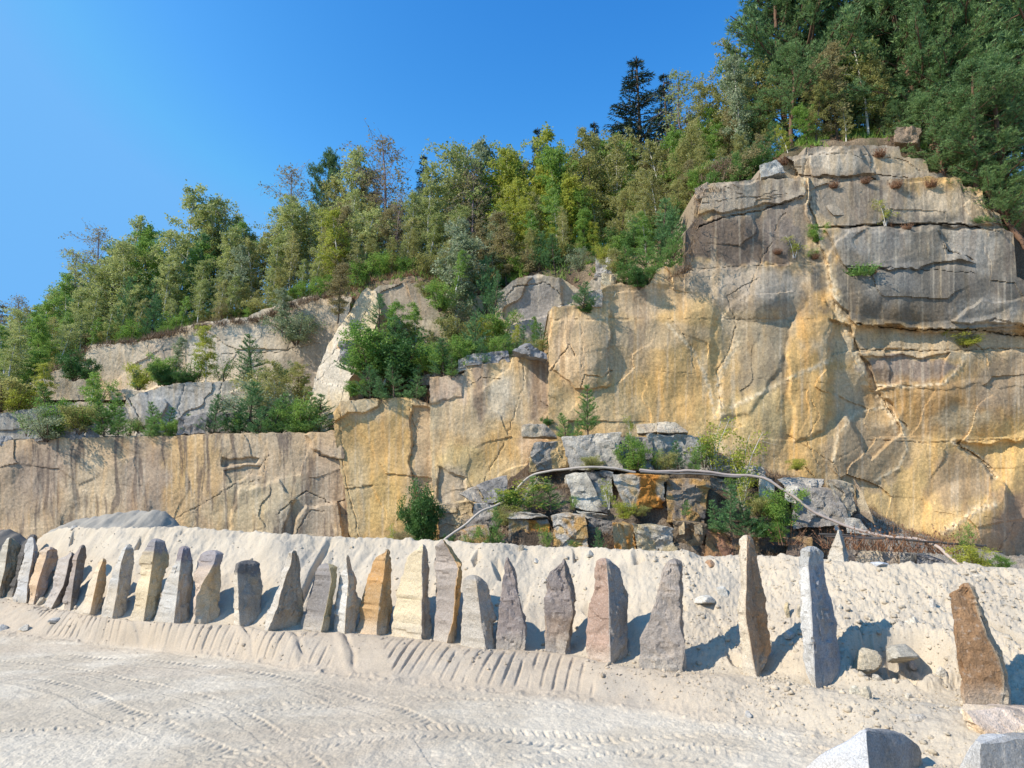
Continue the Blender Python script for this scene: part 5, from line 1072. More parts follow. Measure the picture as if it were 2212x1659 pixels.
def bigpine(seed, h=11., wid=2.8, low=.25, name='pine_tree', mat='bigpine', nb=46):
    rng = np.random.RandomState(seed); root = empty(name, (0, 0, -100)); tb = Tubes(); cs = []; ds = []
    tr = curve((0, 0, -.5), (rng.normal() * .06, rng.normal() * .05, 1), h + .5, 10, 0, .035, rng); tb.add(tr, .015 * h, .004 * h, 8)
    for i in range(nb):
        t = low + (1 - low) * (i + rng.rand()) / nb; p = np.array([np.interp(t * 10, range(11), tr[:, c]) for c in range(3)])
        az = i * 2.4 + rng.rand(); L = wid * (math.sin(min(1, (t - low) / (1 - low) * .8 + .28) * PI) ** .7) * rng.uniform(.65, 1.15) + .25
        b = curve(p, (math.cos(az), math.sin(az), .1 + .5 * t), L, 6, -.2, .13, rng); tb.add(b, .0045 * h * (1.2 - t), .0012 * h, 4)
        for j in range(9):
            s_ = rng.uniform(.3, 1.); q_ = b[min(int(s_ * 6), 6)]
            e = rnd_dirs(rng, 1)[0] * .8 + (b[-1] - b[-2]) / np.linalg.norm(b[-1] - b[-2]) + np.array([0, 0, .4]); e /= np.linalg.norm(e)
            tw = curve(q_, e, .7 * rng.uniform(.5, 1.2), 3, -.2, .2, rng); tb.add(tw, .0012 * h, .0006 * h, 3)
            for s2 in np.linspace(.25, 1, 6):
                q2 = tw[min(int(s2 * 3), 3)] + rng.normal(size=3) * .055
                for m_ in range(3): cs.append(q2 + rng.normal(size=3) * .085); ds.append(e + np.array([0, 0, .5]))
    tb.build('trunk', BK['red'], root)
    V, Fc, fv = needles(np.array(cs), np.array(ds), .19, .017, rng, 7, 1.)
    return finish(root, V, [Fc], fv, LM[mat])
def tuft(seed, h=.5, n=260, mat='heather', name='heather_tuft', wid=.55, nw=.008):
    """clump of dry stalks"""
    rng = np.random.RandomState(seed); root = None
    az = rng.rand(n) * 6.28; r = rng.rand(n) ** .6 * wid * .45; c = np.stack([np.cos(az) * r, np.sin(az) * r, 0 * r - .03], -1)
    d = np.stack([np.cos(az) * .5 + rng.normal(size=n) * .3, np.sin(az) * .5 + rng.normal(size=n) * .3, np.ones(n)], -1); d /= np.linalg.norm(d, axis=1, keepdims=True)
    L = h * rng.uniform(.4, 1.1, n)[:, None]; s = np.cross(d, rnd_dirs(rng, n)); s /= np.linalg.norm(s, axis=1, keepdims=True)
    V = [np.stack([c - s * nw, c + s * nw, c + d * L], 1).reshape(-1, 3)]; F_ = [np.arange(3 * n).reshape(-1, 3)]; fv = [rng.rand(n)]
    t = rng.rand(n * 3); ii = rng.randint(0, n, n * 3); lc = c[ii] + d[ii] * L[ii] * t[:, None]
    lv, lf = leaf_cards(lc, .022 + .02 * h, rng); V.append(lv); fv.append(rng.rand(n * 3))
    o = mesh_obj(name, np.concatenate(V), [F_[0], lf + 3 * n], LM[mat], fv=np.concatenate(fv)); o.location = (0, 0, -100); return o

PR = {}
for i, s in enumerate((1, 2, 3, 4, 5)): PR['birch', i] = (birch(s, wid=1.15 + .15 * (i % 3), dens=.62 - .14 * (i % 2), nb=32, upward=1.3 + .3 * (i % 2), low=.22), 6.)
PR['birch', 5] = (birch(9, wid=1.0, nb=30, dens=.7, leaf=.05), 6.)
PR['olive', 0] = (birch(21, wid=1.45, mat='olive', dens=.7, upward=1.4, bark='brown', low=.1), 6.)
PR['olive', 1] = (birch(22, wid=1.3, upward=1.5, mat='olive', dens=.55, bark='birch'), 6.)
PR['yellow', 0] = (birch(31, wid=1.5, upward=1.3, mat='yellow', dens=.95, bark='brown', low=.08), 6.)
PR['yellow', 1] = (birch(32, wid=1.3, upward=1.4, mat='yellow', dens=.8, low=.1), 6.)
PR['green', 0] = (birch(41, wid=1.4, upward=1.3, mat='green', dens=.95, bark='brown', low=.06), 6.)
PR['green', 1] = (birch(42, wid=1.2, upward=1.4, mat='green', dens=.75, low=.08), 6.)
PR['silver', 0] = (birch(51, wid=1.1, mat='silver', dens=.95, leaf=.05, upward=1.4, droop=.4, low=.08, name='willow_tree'), 6.)
PR['brown', 0] = (birch(61, wid=1.3, upward=1.5, mat='brown', dens=.8, bark='brown', low=.1), 6.)
PR['bare', 0] = (birch(71, wid=1.5, mat='brown', dens=.22, bark='purple', nb=60, bare=.55, low=.2, leaf=.045, upward=1.5, droop=1.0), 6.)
PR['bare', 1] = (birch(72, wid=1.5, mat='birch', dens=.35, bark='purple', nb=48, bare=.4, low=.2, leaf=.05, upward=1.3), 6.)
for i, s in enumerate((81, 82, 83)): PR['pine', i] = (pine(s, wid=.95 + .12 * i), 3.)
for i, s in enumerate((84, 85)): PR['pineg', i] = (pine(s, wid=1.05, mat='pineg', nl=.14), 3.)
PR['spruce', 0] = (spruce(91), 8.); PR['spruce', 1] = (spruce(92, wid=2.2), 8.)
for i, s in enumerate((95, 96, 97)): PR['bigpine', i] = (bigpine(s, low=(.12, .3, .2)[i]), 11.)
PR['shrub_green', 0] = (shrub(101, mat='green'), 2.); PR['shrub_green', 1] = (shrub(102, mat='green', wid=.8, n=7000), 2.)
PR['shrub_dark', 0] = (shrub(103, mat='dark', n=12000, gap=.05), 2.)
PR['shrub_olive', 0] = (shrub(104, mat='olive', n=7000), 2.); PR['shrub_yellow', 0] = (shrub(105, mat='yellow', n=5500), 2.)
PR['shrub_silver', 0] = (shrub(106, mat='silver', n=6000), 2.); PR['shrub_brown', 0] = (shrub(107, mat='brown', n=6000), 2.)
PR['sap', 0] = (shrub(108, mat='yellow', n=1500, stems=3, wid=.35, gap=.35, name='birch_sapling', bark='birch'), 2.)
PR['sapg', 0] = (shrub(109, mat='green', n=1500, stems=4, wid=.6, gap=.2, name='sapling'), 2.)
PR['tuft', 0] = (tuft(111), .5); PR['tuft', 1] = (tuft(112, mat='litter', name='dry_scrub', h=.5), .5); PR['tuftg', 0] = (tuft(113, mat='pineg', name='green_tuft', h=.4), .4)
PR['stalk', 0] = (tuft(114, h=1.0, n=34, wid=.9, name='dock_plant', nw=.012), 1.)
USED = set()
def put(key, x, y, z, h, label, cat, group=None, rz=None, rng=random, wide=1.):
    src, h0 = PR[key]
    first = key not in USED; USED.add(key)
    o = src if first else src.copy()
    if not first:
        C.objects.link(o)
        for ch in src.children:
            c = ch.copy(); C.objects.link(c); c.parent = o
    s = h / h0
    o.location = (x, y, z); o.scale = (s * wide, s * wide, s); o.rotation_euler = (0, 0, rng.uniform(0, 6.28) if rz is None else rz)
    for kk in ('group',):
        if kk in o: del o[kk]
    tag(o, label, cat, group); return o

random.seed(7); RG_ = np.random.RandomState(77)
SKY = T([(-60, 735), (0, 690), (30, 660), (60, 615), (110, 575), (170, 550), (215, 520), (290, 492), (350, 470), (405, 440), (450, 440), (500, 440), (560, 430), (600, 405), (640, 415), (690, 400), (740, 345), (790, 375), (840, 350), (900, 370), (960, 330), (1020, 325), (1060, 345), (1100, 335), (1140, 325), (1180, 300), (1230, 280), (1290, 270), (1340, 290), (1400, 290), (1450, 260), (1500, 215), (1540, 195), (1570, 180), (1600, 150), (1640, 110), (1690, 60), (1740, 20), (1800, -60), (2300, -300)])
def sky_y(px): return float(np.interp(px, *zip(*SKY)))
def base_y(px): return float(np.interp(px, *zip(*HB)))
def ground_hill(px, Y):
    x = float(P(px, 300, Y)[0]); z = float(hill_z(np.array([x]), np.array([float(Y)]))[0][0]); return x, Y, z
def zone(px):
    for lim, txt in ((70, 'above the far left end of the cliff'), (190, 'above the pale upper left wall'), (300, 'left of the leaning bright slab'), (400, 'over the leaning bright slab'), (500, 'over the middle terrace'), (610, 'between the middle terrace and the high wall'), (690, 'left of the high grey wall top'), (1100, 'on top of the high cliff')):
        if px < lim: return txt
names = {'birch': ('olive-green birch', 'birch'), 'olive': ('brownish-olive leafy tree', 'tree'), 'yellow': ('yellow-green leafy tree', 'tree'), 'green': ('fresh green leafy tree', 'tree'), 'silver': ('silvery-leaved willow', 'willow'), 'brown': ('browning thin birch', 'birch'), 'bare': ('nearly bare purplish birch', 'birch'), 'pine': ('blue-green young pine', 'pine'), 'pineg': ('bright green young pine', 'pine'), 'spruce': ('dark spruce', 'spruce'), 'bigpine': ('tall shaggy pine', 'pine')}
MIX = [(110, dict(birch=6, green=3, olive=1, bare=1)), (200, dict(birch=6, olive=2, green=2, brown=1, pine=1)), (330, dict(birch=8, olive=2, silver=1, green=2)), (420, dict(birch=5, olive=4, brown=2, bare=1)), (500, dict(birch=3, olive=3, brown=2, silver=2, bare=1)), (560, dict(yellow=5, green=4, olive=2)), (640, dict(yellow=4, olive=3, green=4, birch=2)), (770, dict(olive=7, brown=2, green=2, yellow=1)), (1100, dict(green=2, olive=2, bigpine=3, brown=1))]
def pick(px):
    for lim, m in MIX:
        if px < lim: break
    ks = list(m); k_ = random.choices(ks, [m[a] for a in ks])[0]
    vs = [i for (a, i) in PR if a == k_]; return k_, (k_, random.choice(vs))
def tree(px, Y, top_py, key=None, where=None, wide=1., group=True, label=None, dz=0):
    kind, key = pick(px) if key is None else (key[0], key)
    x, y, z = ground_hill(px, Y); zt = float(P(px, top_py, Y)[2]); h = max(1.2, zt - z)
    nm, cat = names[kind]; lab = label or f'{nm}, {where}, {zone(px)}'
    return put(key, x, y, z + dz, h, lab, cat, (f'{nm}s {where} {zone(px)}') if group and not label else None, wide=wide)
ROWS = [(9.0, 1.0, 12.5, 'on the skyline'), (5.8, .82, 15, 'in the rear wood'), (3.2, .60, 17, 'in mid wood'), (1.0, .34, 15, 'at the wood edge')]
for dy, fr, stp, wh in ROWS:
    px = -45 + random.random() * 10
    while px < 770:
        yb_ = float(np.interp(px, *zip(*YB))); by = base_y(px); sy = sky_y(px)
        f_ = fr + random.uniform(-.12, .08) if fr < 1 else random.choice((random.uniform(.58, .82), random.uniform(.78, .96)))
        tree(px, yb_ + dy + random.uniform(-.7, .7), by + (sy - by) * f_, where=wh)
        px += stp * random.uniform(.6, 1.4) * np.interp(px, [0, 500, 780], [.85, 1.0, 1.1])
px = -40.
while px < 770:
    yb_ = float(np.interp(px, *zip(*YB))); kk_ = random.choice([('shrub_green', 0), ('shrub_olive', 0), ('shrub_dark', 0), ('shrub_green', 1), ('shrub_brown', 0)])
    x, y, z = ground_hill(px, yb_ + random.uniform(.3, 3.2)); nm = {'shrub_green': 'green', 'shrub_olive': 'olive', 'shrub_dark': 'dark green', 'shrub_brown': 'dry brown'}[kk_[0]]
    put(kk_, x, y, z - .1, random.uniform(1.0, 2.2), f'{nm} understory shrub at the wood edge, {zone(px)}', 'shrub', f'{nm} understory shrubs {zone(px)}', wide=1.25)
    px += random.uniform(5, 11)
# trees one can tell apart on the skyline
for x_, base, top, key, lab, wd in [
    (1400, 300, 122, ('spruce', 1), 'tall dark spruce standing out against the sky, the bigger of two', 1.15), (1462, 300, 158, ('spruce', 0), 'dark spruce just right of the tallest spruce, slightly lower', 1.1),
    (1350, 300, 262, ('spruce', 1), 'low dark spruce top at the left foot of the tallest spruce', 1.2), (905, 380, 333, ('spruce', 0), 'dark spruce tip above the trees of the middle terrace', 1.), (1165, 350, 275, ('spruce', 0), 'dark narrow spruce behind the yellow-green tree', 1.),
    (700, 400, 345, ('bigpine', 1), 'dark rounded pine on the skyline left of the middle', .75), (230, 560, 530, ('pine', 1), 'dark pine on the skyline at the left', 1.3), (10, 690, 655, ('spruce', 0), 'distant dark spruce at the left picture edge', 1.),
    (1295, 300, 262, ('spruce', 0), 'small spruce tip left of the tall spruce pair', 1.),
    (840, 360, 310, ('bare', 0), 'tall bare purplish birch in the middle of the skyline', 1.15), (628, 420, 385, ('bare', 0), 'small bare birch left of the dark rounded pine', 1.), (740, 400, 322, ('birch', 3), 'tall leaning birch in front of the dark rounded pine', 1.), (405, 500, 422, ('birch', 5), 'tall feathery birch rising highest on the left', .9), (1022, 340, 308, ('silver', 0), 'tall silvery willow on the skyline over the middle terrace', .8), (485, 480, 432, ('bare', 1), 'purplish birch right of the feathery birch', 1.), (960, 345, 318, ('bare', 1), 'thin pale birch left of the tall silvery willow', 1.), (215, 530, 505, ('bare', 0), 'bare-topped birch at the left on the skyline', 1.), (290, 500, 480, ('birch', 1), 'wind-bent birch on the skyline, upper left', .9), (1100, 340, 312, ('bare', 1), 'wispy pale tree above the fresh green one', .9), (1500, 215, 190, ('bare', 1), 'thin bare twigs right of the spruce pair', 1.),
    (1090, 350, 335, ('green', 0), 'bushy fresh green tree right of the willow', 1.3)]:
    tree(x_ * Q, float(np.interp(x_ * Q, *zip(*YB))) + (11.5 if key[0] in ('spruce', 'bigpine') else 8.4), top * Q, key, label=lab, wide=wd)
for x_, top, key, lab, wd, dY_ in [
    (770, 420, ('birch', 2), 'big bright green birch leaning over the top of the leaning slab', 1.35, 1.5), (735, 470, ('yellow', 1), 'yellow-green birch at the left of the big leaning one', 1.2, 1.2), (1010, 480, ('silver', 0), 'silvery willow on the slope above the middle terrace', 1.15, -1.), (975, 520, ('silver', 0), 'lower silvery willow beside a blue-green pine', 1.2, -2), (1050, 555, ('pine', 2), 'slim blue-green pine right of the lower silvery willow', .8, -2),
    (1095, 460, ('brown', 0), 'rusty brown bush-like tree right of the silvery willow', 1.3, .5), (1200, 510, ('pine', 1), 'broad blue-green pine at the edge above the grey rock dome', 1.3, .0), (1165, 500, ('pine', 2), 'blue-green pine left of the broad one above the grey rock dome', 1.2, .4), (1150, 470, ('green', 1), 'green birch rising behind the broad blue-green pine', 1., 1.5), (1240, 400, ('yellow', 0), 'large yellow tree left of the centre of the dense wood', 1.4, 3.5), (1190, 360, ('yellow', 0), 'tall golden-yellow tree on the left flank of the dense wood', 1.3, 6.),
    (1440, 450, ('pine', 0), 'blue-green pine left of the high wall corner', 1.3, .6), (1390, 470, ('pine', 2), 'blue-green pine second to the left of the high wall corner', 1.1, .9), (1480, 420, ('pineg', 0), 'bright pine touching the high wall corner', 1.1, .5),
    (1585, 335, ('pine', 1), 'pine on the high rim, left of three', 1.4, .5), (1620, 330, ('pineg', 1), 'bright pine on the high rim, middle of three', 1.3, .2), (1555, 350, ('pineg', 0), 'bright pine on the high rim nearest the corner', 1.3, .0), (1670, 300, ('pine', 2), 'dark blue-green pine behind the high rim', 1.3, 1.), (1720, 260, ('pine', 1), 'bushy pine at the left foot of the tall pines', 1.5, 1.5), (1650, 225, ('pine', 0), 'upright pine left of the tall pines', 1.2, 3.5),
    (1690, 200, ('olive', 0), 'brownish tree in front of the tall pines', 1.2, 3.)]:
    tree(x_ * Q, float(np.interp(x_ * Q, *zip(*YB))) + dY_, top * Q, key, label=lab, wide=wd)
# the tall pines at the right
for i, (x_, top, dY_, wd, key, lab) in enumerate([
    (1735, -60, 5.5, .8, 0, 'leftmost of the tall pines on the right, against the sky'), (1785, -160, 4.2, .85, 2, 'tall pine second from the left in the right-hand group'), (1790, -200, 5.5, 1., 0, 'tall pine behind the autumn-coloured branches'), (1880, -220, 7., 1., 1, 'tall pine straight above the cliff top'), (1960, -260, 4., .9, 2, 'tall pine right of the thin pale birch'),
    (2040, -120, 2.0, .95, 0, 'drooping pine leaning over the right part of the cliff'), (2110, -260, 3.5, 1., 1, 'tall pine near the right edge with a bare reddish trunk'), (2190, -200, 1.6, 1., 2, 'tall pine at the right picture edge'), (2290, -200, 2.6, 1.1, 0, 'tall pine cut by the right picture edge'), (2060, 60, .6, 1.1, 2, 'half-height pine hanging over the upper right ledge'), (2000, 215, .3, 1.2, 0, 'low spreading pine right of the cliff summit'),
    (2150, 130, .4, 1.2, 1, 'shaded half-height pine near the right edge'), (2240, 250, .2, 1.3, 0, 'low dark pine at the right picture edge'), (1745, 120, 2.2, 1., 1, 'smaller pine at the left below the tall ones'), (1830, 60, 8.5, 1.4, 0, 'pine filling the gap behind the autumn-coloured branches'), (1930, 40, 9., 1.4, 2, 'pine filling the gap behind the thin pale birch'), (2120, 0, 8, 1.5, 0, 'pine filling the dark gap at the right')]):
    tree(x_ * Q, float(np.interp(x_ * Q, *zip(*YB))) + dY_, top * Q, ('bigpine', key), label=lab, wide=wd * (1.35 if top < 0 else 1.5))
for x_, top, dY_, wd, key, lab in [(1850, 120, 1.4, 1.3, ('brown', 0), 'autumn-brown birch among the tall pines'), (1800, 190, 1.0, 1.3, ('olive', 0), 'tan-leaved tree at the left of the summit'), (1925, 20, 1.6, .75, ('birch', 5), 'thin birch with a long pale trunk above the cliff summit'), (1780, 230, .5, 1.3, ('green', 0), 'green leafy tree at the left of the summit'), (1870, 215, .6, 1.1, ('olive', 1), 'small tan birch just above the cliff summit'), (1980, 130, 1.2, 1.1, ('olive', 0), 'olive tree behind the low spreading pine'), (1640, 130, 3.2, .8, ('silver', 0), 'pale weeping birch at the left edge of the pine group'), (1960, 180, 2.2, .8, ('silver', 0), 'silver-leaved birch right of the cliff summit'), (2160, 280, 2.5, 1.4, ('green', 0), 'shaded green tree near the right edge'), (1735, 270, .2, 1.2, ('yellow', 1), 'yellow-green sapling left of the cliff summit')]:
    tree(x_ * Q, float(np.interp(x_ * Q, *zip(*YB))) + dY_, top * Q, key, label=lab, wide=wd)

for x_, by, top, Y, key, lab, wd in [(2040, 385, 200, 28.6, 0, 'pine growing from the cliff edge right of the summit', 1.7), (2110, 415, 180, 28.4, 2, 'ragged pine on the upper right cliff edge', 1.7), (2180, 440, 150, 28.2, 0, 'dark pine on the upper right cliff edge near the picture edge', 1.8), (2215, 520, 330, 27.6, 2, 'pine branches hanging down at the right picture edge', 2.2), (2150, 470, 350, 28.0, 0, 'low scrubby pine on the upper right ledge', 2.0), (2250, 400, 100, 30, 1, 'tall dark pine just behind the right picture edge', 1.6), (2060, 300, 0, 31, 0, 'leafy-looking pine filling the wood right of the summit', 1.5), (2130, 340, 60, 31.5, 2, 'pine in the dark wood near the right edge', 1.5)]:
    px, py = x_ * Q, by * Q; x, y, z = [float(v) for v in P(px, py, Y)]; h = float(P(px, top * Q, Y)[2]) - z
    put(('bigpine', key), x, y, z - .2, h, lab, 'pine', wide=wd)
# ------------------------------------------------------------------ plants on the ledges (base given in picture units of the full view)
def plant(x_, by, top, Y, key, lab, cat=None, wide=1., group=None, rz=None):
    px, py = x_ * Q, by * Q
    if Y < 0:
        Y = (wallY(px, py) or -Y) - .05
    x, y, z = [float(v) for v in P(px, py, Y)]; h = float(P(px, top * Q, Y)[2]) - z
    if key[0] in ('green', 'olive', 'yellow', 'silver', 'birch', 'brown'): wide *= .8
    if key[0] == 'sap' and wide < 2: wide *= .62
    if key[0] in ('shrub_dark', 'shrub_green') and wide > 1: wide = 1 + (wide - 1) * .6
    cats = {'pine': 'pine', 'pineg': 'pine', 'sap': 'sapling', 'sapg': 'sapling', 'tuft': 'dry plant', 'stalk': 'dry plant', 'tuftg': 'grass tuft', 'spruce': 'spruce', 'birch': 'birch', 'silver': 'willow', 'green': 'tree', 'yellow': 'tree', 'brown': 'tree', 'olive': 'tree'}
    return put(key, x, y, z - .08, max(h, .2) + .08, lab, cat or cats.get(key[0], 'shrub'), group, wide=wide, rz=rz)
